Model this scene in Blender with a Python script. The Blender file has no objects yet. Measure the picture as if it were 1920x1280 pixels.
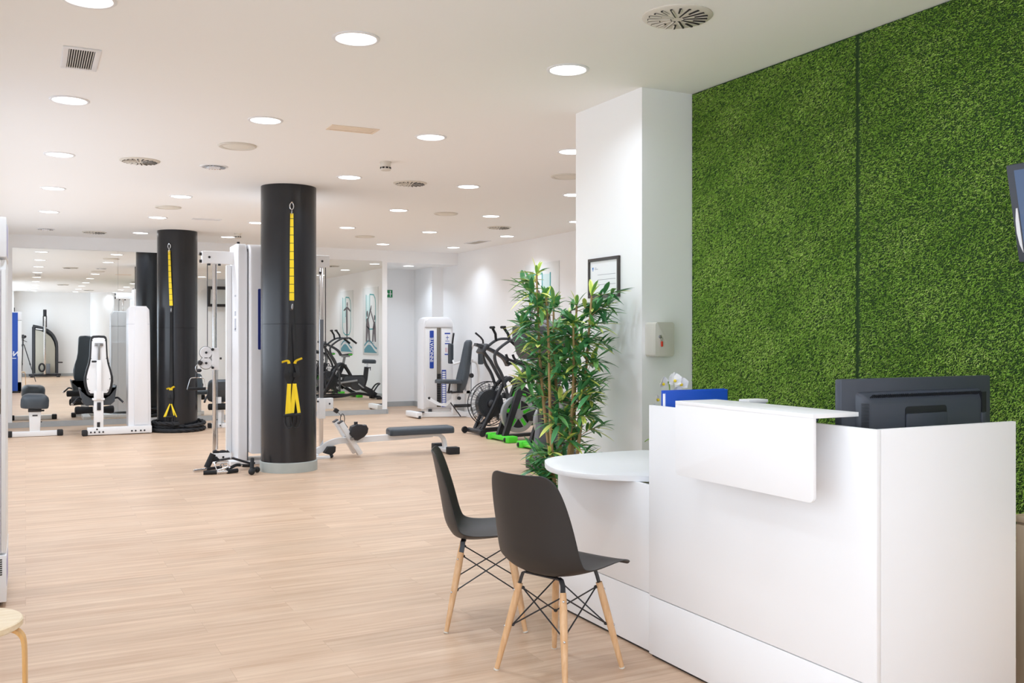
import bpy, bmesh, math, random
import numpy as np
from mathutils import Matrix, Vector, Euler

SC = bpy.context.scene
COL = SC.collection
PI = math.pi
rnd = random.Random(7)

# ------------------------------------------------------------------ camera, world, exposure
cam_d = bpy.data.cameras.new('camera')
cam = bpy.data.objects.new('camera', cam_d)
COL.objects.link(cam)
cam.location = (0, 0, 1.40)
cam.rotation_euler = (PI / 2, 0, math.radians(-27))
cam_d.sensor_width = 36
cam_d.lens = 33.56
cam_d.shift_y = -9 / 1920
cam_d.clip_start = 0.03
SC.camera = cam

world = bpy.data.worlds.new('world')
SC.world = world
world.use_nodes = True
wb = world.node_tree.nodes['Background']
wb.inputs[0].default_value = (0.86, 0.96, 1.08, 1)      # even outside fill light, entering through the added side windows
wb.inputs[1].default_value = 3.1
SC.view_settings.view_transform = 'Standard'
SC.view_settings.look = 'None'
SC.view_settings.gamma = 1
SC.view_settings.exposure = 0.02
SC.cycles.max_bounces = 10
SC.cycles.diffuse_bounces = 6
SC.cycles.glossy_bounces = 5
SC.cycles.sample_clamp_indirect = 6
SC.cycles.caustics_reflective = True
SC.cycles.caustics_refractive = False
SC.cycles.use_denoising = True

LAMP_WATTS = 10.0
LAMP_COL = (0.84, 0.97, 1.12)
H = 2.97            # ceiling height

# ------------------------------------------------------------------ materials
def lin(c):
    if isinstance(c, str):
        c = [int(c[i:i + 2], 16) / 255 for i in (0, 2, 4)]
    return tuple((x / 12.92 if x <= .04045 else ((x + .055) / 1.055) ** 2.4) for x in c) + (1,)

def mat(name, col, rough=.5, metal=0., bump=None, spec=.5, coat=0., vary=None):
    m = bpy.data.materials.new(name)
    m.use_nodes = True
    nt = m.node_tree
    b = nt.nodes['Principled BSDF']
    b.inputs['Base Color'].default_value = lin(col)
    b.inputs['Roughness'].default_value = rough
    b.inputs['Metallic'].default_value = metal
    b.inputs['Specular IOR Level'].default_value = spec
    b.inputs['Coat Weight'].default_value = coat
    tc = nt.nodes.new('ShaderNodeTexCoord')
    if bump:
        n = nt.nodes.new('ShaderNodeTexNoise')
        n.inputs['Scale'].default_value = bump[0]
        n.inputs['Detail'].default_value = 3
        bp = nt.nodes.new('ShaderNodeBump')
        bp.inputs['Strength'].default_value = bump[1]
        bp.inputs['Distance'].default_value = .004
        nt.links.new(tc.outputs['Object'], n.inputs['Vector'])
        nt.links.new(n.outputs['Fac'], bp.inputs['Height'])
        nt.links.new(bp.outputs['Normal'], b.inputs['Normal'])
    if vary:                       # (scale, other colour)
        n = nt.nodes.new('ShaderNodeTexNoise')
        n.inputs['Scale'].default_value = vary[0]
        n.inputs['Detail'].default_value = 4
        mx = nt.nodes.new('ShaderNodeMix')
        mx.data_type = 'RGBA'
        mx.inputs[6].default_value = lin(col)
        mx.inputs[7].default_value = lin(vary[1])
        nt.links.new(tc.outputs['Object'], n.inputs['Vector'])
        nt.links.new(n.outputs['Fac'], mx.inputs[0])
        nt.links.new(mx.outputs[2], b.inputs['Base Color'])
    return m

def emis(name, col, strength, sample=True):
    m = bpy.data.materials.new(name)
    m.use_nodes = True
    b = m.node_tree.nodes['Principled BSDF']
    b.inputs['Base Color'].default_value = lin(col)
    b.inputs['Emission Color'].default_value = lin(col)
    b.inputs['Emission Strength'].default_value = strength
    if not sample:
        m.cycles.emission_sampling = 'NONE'
    return m

def grain(name, c1, c2, stretch, scale, rough=.4, axis=0):
    """wood with the grain drawn out along one object axis"""
    m = bpy.data.materials.new(name)
    m.use_nodes = True
    nt = m.node_tree
    L = nt.links.new
    b = nt.nodes['Principled BSDF']
    b.inputs['Roughness'].default_value = rough
    tc = nt.nodes.new('ShaderNodeTexCoord')
    mp = nt.nodes.new('ShaderNodeMapping')
    s = [scale] * 3
    s[axis] = scale / stretch
    mp.inputs['Scale'].default_value = s
    n = nt.nodes.new('ShaderNodeTexNoise')
    n.inputs['Scale'].default_value = 1
    n.inputs['Detail'].default_value = 6
    n.inputs['Roughness'].default_value = .62
    r = nt.nodes.new('ShaderNodeValToRGB')
    r.color_ramp.elements[0].position = .36
    r.color_ramp.elements[1].position = .66
    r.color_ramp.elements[0].color = lin(c2)
    r.color_ramp.elements[1].color = lin(c1)
    L(tc.outputs['Object'], mp.inputs['Vector'])
    L(mp.outputs['Vector'], n.inputs['Vector'])
    L(n.outputs['Fac'], r.inputs['Fac'])
    L(r.outputs['Color'], b.inputs['Base Color'])
    return m

def floor_mat():
    m = bpy.data.materials.new('oak_laminate_planks')
    m.use_nodes = True
    nt = m.node_tree
    L = nt.links.new
    N = nt.nodes.new
    b = nt.nodes['Principled BSDF']
    tc = N('ShaderNodeTexCoord')
    br = N('ShaderNodeTexBrick')
    br.offset = .37
    br.inputs['Scale'].default_value = 1
    br.inputs['Brick Width'].default_value = 1.22
    br.inputs['Row Height'].default_value = .18
    br.inputs['Mortar Size'].default_value = .0012
    br.inputs['Mortar Smooth'].default_value = .3
    br.inputs['Color1'].default_value = (0, 0, 0, 1)
    br.inputs['Color2'].default_value = (1, 1, 1, 1)
    br.inputs['Mortar'].default_value = (.5, .5, .5, 1)
    L(tc.outputs['Object'], br.inputs['Vector'])
    sh = N('ShaderNodeVectorMath')
    sh.operation = 'MULTIPLY_ADD'
    sh.inputs[1].default_value = (7.3, 3.1, 5)
    L(br.outputs['Color'], sh.inputs[0])
    L(tc.outputs['Object'], sh.inputs[2])
    def noise(scale, detail, vec):
        mp = N('ShaderNodeMapping')
        mp.inputs['Scale'].default_value = scale
        L(vec, mp.inputs['Vector'])
        n = N('ShaderNodeTexNoise')
        n.inputs['Scale'].default_value = 1
        n.inputs['Detail'].default_value = detail
        n.inputs['Roughness'].default_value = .65
        L(mp.outputs['Vector'], n.inputs['Vector'])
        return n.outputs['Fac']
    g1 = noise((1.0, 24, 1), 7, sh.outputs[0])
    g2 = noise((2.2, 7, 1), 3, sh.outputs[0])
    r1 = N('ShaderNodeValToRGB')
    e = r1.color_ramp.elements
    e[0].position, e[1].position = .33, .68
    e[0].color, e[1].color = lin('c2a084'), lin('dcc1a7')
    L(g1, r1.inputs['Fac'])
    r2 = N('ShaderNodeValToRGB')
    e = r2.color_ramp.elements
    e[0].position, e[1].position = .3, .7
    e[0].color, e[1].color = (.90, .87, .84, 1), (1, 1, 1, 1)
    L(g2, r2.inputs['Fac'])
    mu = N('ShaderNodeMix'); mu.data_type = 'RGBA'; mu.blend_type = 'MULTIPLY'
    mu.inputs[0].default_value = 1
    L(r1.outputs['Color'], mu.inputs[6]); L(r2.outputs['Color'], mu.inputs[7])
    tone = N('ShaderNodeMapRange')
    tone.inputs['To Min'].default_value = .94
    tone.inputs['To Max'].default_value = 1.05
    L(br.outputs['Color'], tone.inputs['Value'])
    mu2 = N('ShaderNodeMix'); mu2.data_type = 'RGBA'; mu2.blend_type = 'MULTIPLY'
    mu2.inputs[0].default_value = 1
    L(mu.outputs[2], mu2.inputs[6]); L(tone.outputs['Result'], mu2.inputs[7])
    mo = N('ShaderNodeMix'); mo.data_type = 'RGBA'
    mo.inputs[7].default_value = lin('a58467')
    fm = N('ShaderNodeMath'); fm.operation = 'MULTIPLY'; fm.inputs[1].default_value = .55
    L(br.outputs['Fac'], fm.inputs[0])
    L(fm.outputs[0], mo.inputs[0]); L(mu2.outputs[2], mo.inputs[6])
    L(mo.outputs[2], b.inputs['Base Color'])
    b.inputs['Roughness'].default_value = .42
    b.inputs['Specular IOR Level'].default_value = .45
    return m

def tone_mat(name, stops, rough=.6, attr='tone', spec=.25, trans=0.):
    m = bpy.data.materials.new(name)
    m.use_nodes = True
    nt = m.node_tree
    b = nt.nodes['Principled BSDF']
    at = nt.nodes.new('ShaderNodeAttribute')
    at.attribute_name = attr
    r = nt.nodes.new('ShaderNodeValToRGB')
    el = r.color_ramp.elements
    while len(el) < len(stops):
        el.new(.5)
    for e, (p, c) in zip(el, stops):
        e.position = p
        e.color = lin(c)
    nt.links.new(at.outputs['Fac'], r.inputs['Fac'])
    nt.links.new(r.outputs['Color'], b.inputs['Base Color'])
    b.inputs['Roughness'].default_value = rough
    b.inputs['Specular IOR Level'].default_value = spec
    return m

def stripe_mat(name, c1, c2, axis, period, duty, rough=.55):
    """flat bands of c2 on c1 along an object axis (printed webbing marks)"""
    m = bpy.data.materials.new(name)
    m.use_nodes = True
    nt = m.node_tree
    L = nt.links.new
    b = nt.nodes['Principled BSDF']
    b.inputs['Roughness'].default_value = rough
    tc = nt.nodes.new('ShaderNodeTexCoord')
    sp = nt.nodes.new('ShaderNodeSeparateXYZ')
    L(tc.outputs['Object'], sp.inputs[0])
    dv = nt.nodes.new('ShaderNodeMath'); dv.operation = 'DIVIDE'; dv.inputs[1].default_value = period
    fr = nt.nodes.new('ShaderNodeMath'); fr.operation = 'FRACT'
    lt = nt.nodes.new('ShaderNodeMath'); lt.operation = 'LESS_THAN'; lt.inputs[1].default_value = duty
    L(sp.outputs[axis], dv.inputs[0]); L(dv.outputs[0], fr.inputs[0]); L(fr.outputs[0], lt.inputs[0])
    mx = nt.nodes.new('ShaderNodeMix'); mx.data_type = 'RGBA'
    mx.inputs[6].default_value = lin(c1); mx.inputs[7].default_value = lin(c2)
    L(lt.outputs[0], mx.inputs[0]); L(mx.outputs[2], b.inputs['Base Color'])
    return m

W_WALL = mat('white_wall_paint', 'f6f6f6', .7, bump=(60, .05), spec=.3)
W_CEIL = mat('white_ceiling_paint', 'f7f6f4', .8, bump=(40, .04), spec=.2)
M_FLOOR = floor_mat()
M_SKIRT = mat('grey_skirting', 'b9bcbd', .45, vary=(6, 'a9adae'))
M_LAM = mat('white_laminate', 'f0f0f1', .42, spec=.45)
M_EDGE = mat('dark_gap', '2a2725', .8)
M_PAINT = mat('white_powder_coat', 'ececec', .35, bump=(150, .05))
M_SHROUD = mat('white_moulded_plastic', 'eaeaec', .38)
M_IVORY = mat('ivory_plastic', 'd9d3c8', .5)
M_BEIGE = mat('beige_panel', 'ecdbc6', .6)
M_BLK = mat('black_plastic', '26262a', .42, bump=(300, .05))
M_CHAIR = mat('black_shell_plastic', '2b2827', .48, bump=(500, .05), spec=.45)
M_RUB = mat('black_rubber', '222224', .7, bump=(120, .1))
M_FOAM = mat('black_foam', '1f2022', .85, bump=(250, .2))
M_VINYL = mat('charcoal_vinyl', '3b4248', .45, bump=(160, .12), vary=(5, '434a51'))
M_GREYP = mat('graphite_plastic', '3a3c40', .45, bump=(200, .05))
M_GREYL = mat('mid_grey_plastic', '6b6e73', .5)
M_STEEL = mat('black_steel', '222226', .35, spec=.5)
M_COLUMN = mat('black_column_cladding', '17181b', .27, bump=(7, .04), vary=(3, '1d1e22'))
M_CHROME = mat('chrome', 'd8d9db', .18, 1.0)
M_BRUSH = mat('brushed_steel', '9a9a9a', .38, 1.0)
M_SILVER = mat('silver_paint', 'a9acae', .35, .6)
M_BEECH = grain('beech_wood', 'e0b98f', 'cfa172', 9, 60, .45, 2)
M_BIRCH = grain('birch_ply', 'f0dfc4', 'e3cda9', 6, 40, .42, 0)
M_BENT = grain('bent_birch', 'e5b877', 'd3a05e', 8, 50, .42, 2)
M_OAK = grain('pale_oak_board', 'd9c3a7', 'cbb292', 10, 30, .5, 2)
M_YEL = mat('yellow_webbing', 'f0d21f', .6, bump=(400, .1))
M_YELM = stripe_mat('yellow_webbing_with_marks', 'f0d21f', '2a2412', 2, .084, .07)
M_WEB = mat('black_webbing', '1b1c1e', .75, bump=(400, .2))
M_GREEN = mat('lime_green_plastic', '4fd22e', .4)
M_BLUE = mat('blue_board_cover', '1c55c4', .42, bump=(300, .03))
M_BLUEL = mat('blue_label', '2247a8', .45)
M_NAVY = mat('navy_label', '1c2a78', .45)
M_PAPER = mat('white_paper', 'f3f4f7', .7)
M_PALE = mat('pale_grey_print', 'b9bcc6', .6)
M_TEAL = mat('teal_print', '4fa9ab', .6)
M_TEALD = mat('blue_teal_print', '5b96a4', .6)
M_SIL = mat('grey_silhouette_print', '6a6468', .6)
M_ACRYL = mat('pale_poster_board', 'eaeceb', .4)
M_LENS = emis('lit_lens', 'ffffff', 6.0, sample=False)
M_SCREEN = mat('dark_screen_glass', '5b6f8f', .08, spec=.6)
M_MON = mat('slate_monitor_plastic', '3f444e', .42, bump=(600, .06))
M_MOND = mat('dark_monitor_recess', '17191e', .5)
M_KEYBOX = mat('putty_grey_enamel', 'd3d0c6', .42)
M_RED = mat('red_plastic_tag', 'd8402f', .35)
M_MIRROR = mat('mirror_silvering', 'eef0ee', .0, 1.0)
M_TURFB = mat('turf_backing', '1e3a10', .9)
M_EXIT = mat('green_exit_board', '1f8a52', .5)
M_ROPE = mat('black_battle_rope', '1d1d20', .75, bump=(300, .25))
M_CEMENT = mat('pale_grey_plinth', 'b3b8b4', .5, vary=(9, '9fa59f'))
M_POT = mat('anthracite_planter', '44464a', .55)
M_SOIL = mat('brown_bark_soil', '4a3524', .9, bump=(60, .6))
M_CANE = grain('dried_cane', 'c2a070', '9a7a4c', 8, 40, .6, 2)
M_PETAL = mat('white_orchid_petal', 'f6f3ec', .55)
M_STALK = mat('green_stalk', '7f9a3c', .55)

# ------------------------------------------------------------------ mesh collector
class MB:
    def __init__(s):
        s.bm = bmesh.new()

    def _mx(s, vs, mx):
        if mx is not None:
            for v in vs:
                v.co = mx @ v.co
        return vs

    def box(s, x0, x1, y0, y1, z0, z1, bev=0., seg=2, mx=None):
        c = bmesh.ops.create_cube(s.bm, size=1)['verts']
        for v in c:
            v.co = Vector(((x0 + x1) / 2 + v.co.x * (x1 - x0), (y0 + y1) / 2 + v.co.y * (y1 - y0), (z0 + z1) / 2 + v.co.z * (z1 - z0)))
        if bev:
            es = list({e for v in c for e in v.link_edges})
            r = bmesh.ops.bevel(s.bm, geom=es, offset=bev, segments=seg, profile=.5, affect='EDGES')
            c = list({v for f in r['faces'] for v in f.verts} | {v for v in c if v.is_valid})
        s._mx(c, mx)
        return s

    def obox(s, c, size, rot=(0, 0, 0), bev=0., seg=2):
        mx = Matrix.Translation(c) @ Euler(rot).to_matrix().to_4x4()
        a, b, d = size[0] / 2, size[1] / 2, size[2] / 2
        return s.box(-a, a, -b, b, -d, d, bev, seg, mx)

    def ring(s, rings, close=False, cap=True):
        vr = [[s.bm.verts.new(p) for p in r] for r in rings]
        n = len(vr[0])
        k = len(vr)
        for i in range(k if close else k - 1):
            a, b = vr[i], vr[(i + 1) % k]
            for j in range(n):
                try:
                    s.bm.faces.new((a[j], a[(j + 1) % n], b[(j + 1) % n], b[j]))
                except ValueError:
                    pass
        if cap and not close:
            for r, rev in ((vr[0], True), (vr[-1], False)):
                try:
                    s.bm.faces.new(r[::-1] if rev else r)
                except ValueError:
                    pass
        return s

    def tube(s, pts, r, n=10, close=False, smooth=0, flat=None, cap=True):
        pts = [Vector(p) for p in pts]
        rs = r if isinstance(r, (list, tuple)) else [r] * len(pts)
        if smooth:
            q, qr = [], []
            m = len(pts)
            for i in range(m if close else m - 1):
                g = (lambda k: pts[k % m]) if close else (lambda k: pts[min(max(k, 0), m - 1)])
                p0, p1, p2, p3 = g(i - 1), g(i), g(i + 1), g(i + 2)
                for k in range(smooth):
                    t = k / smooth
                    q.append(.5 * (2 * p1 + (p2 - p0) * t + (2 * p0 - 5 * p1 + 4 * p2 - p3) * t * t + (3 * p1 - p0 - 3 * p2 + p3) * t ** 3))
                    r1 = rs[(i + 1) % m]
                    qr.append(tuple(a * (1 - t) + b * t for a, b in zip(rs[i], r1)) if isinstance(rs[i], tuple) else rs[i] * (1 - t) + r1 * t)
            if not close:
                q.append(pts[-1]); qr.append(rs[-1])
            pts, rs = q, qr
        m = len(pts)
        rings = []
        up = None
        for i, p in enumerate(pts):
            if close:
                t = pts[(i + 1) % m] - pts[i - 1]
            else:
                t = pts[min(i + 1, m - 1)] - pts[max(i - 1, 0)]
            t.normalize()
            if up is None:
                up = Vector((0, 0, 1)) if abs(t.z) < .9 else Vector((1, 0, 0))
                if flat is not None:
                    up = Vector(flat)
            a = up - t * up.dot(t)
            if a.length < 1e-5:
                a = t.orthogonal()
            a.normalize()
            up = a if flat is None else Vector(flat)
            b = t.cross(a)
            if isinstance(rs[i], tuple):            # rectangular webbing: (half width, half thickness)
                w, h = rs[i]
                rings.append([p + b * w + a * h, p - b * w + a * h, p - b * w - a * h, p + b * w - a * h])
            else:
                rings.append([p + (a * math.cos(2 * PI * k / n) + b * math.sin(2 * PI * k / n)) * rs[i] for k in range(n)])
        return s.ring(rings, close, cap)

    def cyl(s, p0, p1, r0, r1=None, n=16):
        return s.tube([p0, p1], [r0, r0 if r1 is None else r1], n)

    def lathe(s, prof, n=24, c=(0, 0, 0), axis='z', cap=True):
        rings = []
        for r, z in prof:
            ring = []
            for k in range(n):
                a = 2 * PI * k / n
                x, y = r * math.cos(a), r * math.sin(a)
                p = {'z': (x, y, z), 'x': (z, x, y), 'y': (y, z, x)}[axis]
                ring.append(Vector(c) + Vector(p))
            rings.append(ring)
        return s.ring(rings, cap=cap)

    def torus(s, c, R, r, axis='z', n=28, k=8, sq=(1, 1)):
        pts = []
        for i in range(n):
            a = 2 * PI * i / n
            x, y = R * math.cos(a) * sq[0], R * math.sin(a) * sq[1]
            pts.append(Vector(c) + Vector({'z': (x, y, 0), 'x': (0, x, y), 'y': (x, 0, y)}[axis]))
        return s.tube(pts, r, k, close=True)

    def ell(s, c, rad, rot=(0, 0, 0), u=16, v=10):
        r = bmesh.ops.create_uvsphere(s.bm, u_segments=u, v_segments=v, radius=1)['verts']
        m = Matrix.Translation(c) @ Euler(rot).to_matrix().to_4x4() @ Matrix.Diagonal((*rad, 1))
        s._mx(r, m)
        return s

    def prism(s, poly, a, b, plane='xz', bev=0., mx=None, seg=2):
        """outline extruded from a to b along the axis normal to plane"""
        def P(u, v, w):
            return {'xz': (u, w, v), 'xy': (u, v, w), 'yz': (w, u, v)}[plane]
        lo = [s.bm.verts.new(P(u, v, a)) for u, v in poly]
        hi = [s.bm.verts.new(P(u, v, b)) for u, v in poly]
        f1 = s.bm.faces.new(lo[::-1])
        f2 = s.bm.faces.new(hi)
        n = len(poly)
        for i in range(n):
            s.bm.faces.new((lo[i], lo[(i + 1) % n], hi[(i + 1) % n], hi[i]))
        vs = lo + hi
        if bev:
            es = list(f1.edges) + list(f2.edges)
            r = bmesh.ops.bevel(s.bm, geom=es, offset=bev, segments=seg, profile=.5, affect='EDGES')
            vs = list({v for f in r['faces'] for v in f.verts} | {v for v in vs if v.is_valid})
        s._mx(vs, mx)
        return s

    def grid(s, fn, nu, nv):
        g = [[s.bm.verts.new(fn(i / nu, j / nv)) for i in range(nu + 1)] for j in range(nv + 1)]
        for j in range(nv):
            for i in range(nu):
                s.bm.faces.new((g[j][i], g[j][i + 1], g[j + 1][i + 1], g[j + 1][i]))
        return s

def rrect(w, h, r, n=5, cx=0., cy=0.):
    out = []
    for sx, sy, a0 in ((1, 1, 0), (-1, 1, 90), (-1, -1, 180), (1, -1, 270)):
        for k in range(n + 1):
            a = math.radians(a0 + 90 * k / n)
            out.append((cx + sx * (w / 2 - r) + r * math.cos(a), cy + sy * (h / 2 - r) + r * math.sin(a)))
    return out

INV = {}

def tag(o, label=None, cat=None, group=None, kind=None):
    if label: o['label'] = label
    if cat: o['category'] = cat
    if group: o['group'] = group
    if kind: o['kind'] = kind
    return o

def thing(name, label, cat, loc=(0, 0, 0), rz=0., group=None, world=True):
    """an Empty at the thing's base; world=True: its parts are modelled in room coordinates"""
    o = bpy.data.objects.new(name, None)
    o.empty_display_size = .1
    COL.objects.link(o)
    o.location = loc
    o.rotation_euler = (0, 0, rz)
    m = Matrix.Translation(loc) @ Matrix.Rotation(rz, 4, 'Z')
    INV[o.name] = m.inverted() if world else None
    return tag(o, label, cat, group)

def P(name, mb, material, parent=None, ang=38, label=None, kind=None):
    bm = mb.bm
    bmesh.ops.recalc_face_normals(bm, faces=bm.faces)
    inv = INV.get(parent.name) if parent else None
    if inv is not None:
        bm.transform(inv)
    lim = math.radians(ang)
    for f in bm.faces:
        f.smooth = True
    for e in bm.edges:
        if len(e.link_faces) == 2:
            e.smooth = e.calc_face_angle(0) < lim
    me = bpy.data.meshes.new(name)
    bm.to_mesh(me)
    bm.free()
    me.materials.append(material)
    o = bpy.data.objects.new(name, me)
    COL.objects.link(o)
    if parent:
        o.parent = parent
        INV[o.name] = inv
    if label: o['label'] = label
    if kind: o['kind'] = kind
    return o

def struct(name, mb, material):
    return tag(P(name, mb, material), kind='structure')

def copy_tree(o, parent=None):
    c = o.copy()
    COL.objects.link(c)
    c.parent = parent
    INV[c.name] = INV.get(o.name)
    for ch in list(o.children):
        copy_tree(ch, c)
    return c

def text_mb(body, size, mx, extrude=.0006, shear=0., align='CENTER', offset=0.):
    """lettering laid in the local XY plane, then moved by mx"""
    cu = bpy.data.curves.new('lettering', 'FONT')
    cu.body = body
    cu.size = size
    cu.extrude = extrude
    cu.shear = shear
    cu.offset = offset
    cu.align_x = align
    cu.align_y = 'CENTER'
    cu.resolution_u = 3
    o = bpy.data.objects.new('lettering', cu)
    COL.objects.link(o)
    bpy.context.view_layer.update()
    me = bpy.data.meshes.new_from_object(o.evaluated_get(bpy.context.evaluated_depsgraph_get()))
    bpy.data.objects.remove(o)
    bpy.data.curves.remove(cu)
    mb = MB()
    mb.bm.from_mesh(me)
    bpy.data.meshes.remove(me)
    mb.bm.transform(mx)
    return mb

def frame_mx(origin, right, up):
    r, u = Vector(right).normalized(), Vector(up).normalized()
    n = r.cross(u)
    m = Matrix((r, u, n)).transposed().to_4x4()
    return Matrix.Translation(origin) @ m

# ------------------------------------------------------------------ room shell
YB, XR, XL, YR = 16.5, 7.26, -0.8, -4.5
struct('floor', MB().box(XL - .2, XR + .2, YR - .2, 18.4, -.1, 0), M_FLOOR)
struct('ceiling', MB().box(XL - .2, XR + .2, YR - .2, 18.4, H, H + .1), W_CEIL)
back = MB()
back.box(XL, -.183, YB, YB + .15, 0, H)                     # strip left of the mirrors
back.box(-.183, 5.762, YB, YB + .15, 2.768, H)              # wall above the mirrors
back.box(-.183, 5.762, YB + .03, YB + .15, 0, 2.768)        # wall that carries the mirrors
back.box(5.762, 5.86, YB, 18.2, 0, 2.75)                    # end strip and side of the recess
back.box(5.762, XR, YB, YB + .15, 2.75, H)                  # bulkhead above the recess
struct('wall_back', back, W_WALL)
rec = MB()
rec.box(5.86, XR, 18.15, 18.3, 0, 2.75)
struct('wall_recess', rec, W_WALL)
struct('trim_1', MB().box(5.86, XR, YB + .15, 18.2, 2.75, 2.80), W_CEIL)     # recess soffit
rw = MB()
rw.box(XR, XR + .15, 5.79, 18.3, 0, H)
rw.box(7.02, XR, 17.2, 18.15, 0, 2.75)
struct('wall_right', rw, W_WALL)
pil = MB()
pil.box(3.455, 3.87, 4.98, 5.79, 0, H)
struct('wall_pier', pil, W_WALL)
pw = MB()
pw.box(3.87, XR + .15, 5.66, 5.79, 0, H)
struct('wall_partition', pw, W_WALL)
gw = MB()
gw.box(3.87, 4.02, YR, 5.66, 0, H)
struct('wall_reception', gw, W_WALL)
fw = MB()
fw.box(XL, 4.02, YR - .15, YR, 0, H)
fw.box(XL, -.36, YR, -3.9, 0, H)
struct('wall_front', fw, W_WALL)
lw = MB()
lw.box(XL - .15, XL, 2.7, 6.8, 0, H)
lw.box(XL - .15, XL, 15.4, YB + .15, 0, H)
lw.box(XL - .15, XL, 6.8, 15.4, 2.2, H)
lw.box(XL - .15, XL, 6.8, 15.4, 0, .8)
lw.box(XL - .15, XL, YR, -3.85, 0, H)
lw.box(XL - .15, XL, -3.85, 2.7, 2.75, H)
lw.box(XL - .15, XL, -3.85, 2.7, 0, .12)
struct('wall_left', lw, W_WALL)
win = MB()                                                   # unseen side window, added to let in daylight for brightness
for y in (-3.85, -1.68, .48, 2.64):
    win.box(XL - .12, XL - .05, y, y + .06, .12, 2.75)
for z in (.12, 2.69):
    win.box(XL - .12, XL - .05, -3.85, 2.7, z, z + .06)
struct('window_added_1', win, M_SILVER)
win = MB()                                                   # second unseen window, added to brighten the ceiling and the back
for y in (6.8, 8.93, 11.07, 13.2, 15.34):
    win.box(XL - .12, XL - .05, y, y + .06, .8, 2.2)
for z in (.8, 2.14):
    win.box(XL - .12, XL - .05, 6.8, 15.4, z, z + .06)
struct('window_added_2', win, M_SILVER)
bb = MB()
bb.box(-.8, 5.85, YB - .018, YB, 0, .085)
bb.box(5.845, 5.875, YB - .018, 18.15, 0, .085)
struct('baseboard_back', bb, M_SKIRT)
struct('baseboard_recess', MB().box(5.875, 7.02, 18.135, 18.15, 0, .1), M_SKIRT)
b2 = MB()
b2.box(XR - .015, XR, 5.8, 17.2, 0, .1)
b2.box(7.005, 7.02, 17.2, 18.15, 0, .1)
struct('baseboard_right', b2, M_SKIRT)
struct('baseboard_front', MB().box(-.36, 3.87, YR, YR + .015, 0, .1), M_SKIRT)
wc = MB().lathe([(.40, 0), (.40, H)], 40, (2.45, -4.15, 0))
struct('column_white', wc, W_WALL)

# columns
for nm, x, y, pl in (('column_near', 2.47, 10.03, True), ('column_far', 2.02, 14.97, False)):
    c = MB().lathe([(.285, .1 if pl else 0), (.285, 1.527), (.283, 1.529), (.283, 1.531), (.285, 1.533), (.285, H)], 64, (x, y, 0))
    struct(nm, c, M_COLUMN)
struct('trim_2', MB().lathe([(.297, 0), (.297, .1), (.292, .105), (.27, .105)], 64, (2.47, 10.03, 0)), M_CEMENT)

# mirrors
for k, (x0, x1) in enumerate(((-.183, 1.317), (1.319, 2.819), (2.821, 4.321), (4.323, 5.762))):
    words = ('leftmost tall wall mirror panel, behind the padded stool bench', 'second wall mirror panel from the left, behind the far black column',
             'third wall mirror panel from the left, behind the cable tower', 'rightmost wall mirror panel, ending beside the doorway recess')
    o = P('wall_mirror', MB().box(x0, x1, YB - .004, YB + .03, .087, 2.766), M_MIRROR)
    tag(o, words[k], 'mirror', 'wall mirror panels')
# ------------------------------------------------------------------ ceiling fittings
ORD = ['first', 'second', 'third', 'fourth', 'fifth', 'sixth']
GX = (.26, 1.55, 2.84, 4.125, 5.40, 6.70)
GY = (4.85, 6.98, 9.10, 11.2, 13.32, 15.42)

def downlight_proto():
    t = thing('ceiling_downlight', 'x', 'downlight', (0, 0, H), world=False)
    P('trim_ring', MB().lathe([(.125, 0), (.125, -.004), (.120, -.007), (.108, -.007), (.104, -.002), (.104, 0)], 40, cap=False), M_SHROUD, t)
    P('lens', MB().lathe([(.105, -.001), (.105, -.003)], 40), M_LENS, t)
    return t

def add_lamp(t, watts=None):
    l = bpy.data.lights.new('downlight_lamp', 'AREA')
    l.shape = 'DISK'
    l.size = .2
    l.energy = watts or LAMP_WATTS
    l.color = LAMP_COL
    l.spread = math.radians(145 if t.location.x < 6 else 122)
    o = bpy.data.objects.new('downlight_lamp', l)
    COL.objects.link(o)
    o.parent = t
    o.location = (0, 0, -.0045)

proto = downlight_proto()
used = [False]
def place_light(x, y, label, group):
    t = proto if not used[0] else copy_tree(proto)
    used[0] = True
    t.location = (x, y, H)
    t['label'] = label
    t['group'] = group
    return t

lit = []
NUMW = {4.85: 'row nearest the camera', 6.98: 'second row from the camera', 9.10: 'third row from the camera',
        11.2: 'fourth row from the camera', 13.32: 'fifth row from the camera', 15.42: 'row nearest the mirrors'}
hidden = {(2.84, 11.2), (4.125, 15.42)}
for y in GY:
    row = [x for x in GX if not (y < 5 and x > 3) and not (y < 9 and x > 5)]
    row = [x for x in row if (x, y) not in ((1.55, 9.10), (.26, 15.42))]
    vis = [x for x in row if (x, y) not in hidden and not (x > 5.5 and y < 11)]
    for x in row:
        if x not in vis:
            lab = 'lit round downlight hidden behind the near black column, %s' % NUMW[y] if (x, y) in hidden else 'lit round downlight hidden behind the white pier, %s' % NUMW[y]
        else:
            lab = 'lit round ceiling downlight, %s from the left in the %s' % (ORD[vis.index(x)], NUMW[y])
        lit.append(place_light(x, y, lab, 'lit ceiling downlights'))
for y in (2.73, .6, -1.5, -3.6):
    for x in (.26, 1.55, 2.84):
        lit.append(place_light(x, y, 'round downlight on the ceiling behind the camera, seen only in the mirror', 'downlights behind the camera'))
t = place_light(6.5, 17.1, 'small ceiling downlight inside the doorway recess past the mirrors', 'recess lights')
t.location.z = 2.75
lit.append(t)
for t in lit:
    add_lamp(t, LAMP_WATTS * (.35 if t.location.y < 3 else .6 if (t.location.x > 6 or (t.location.x > 2.5 and t.location.y < 5)) else 1))

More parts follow.
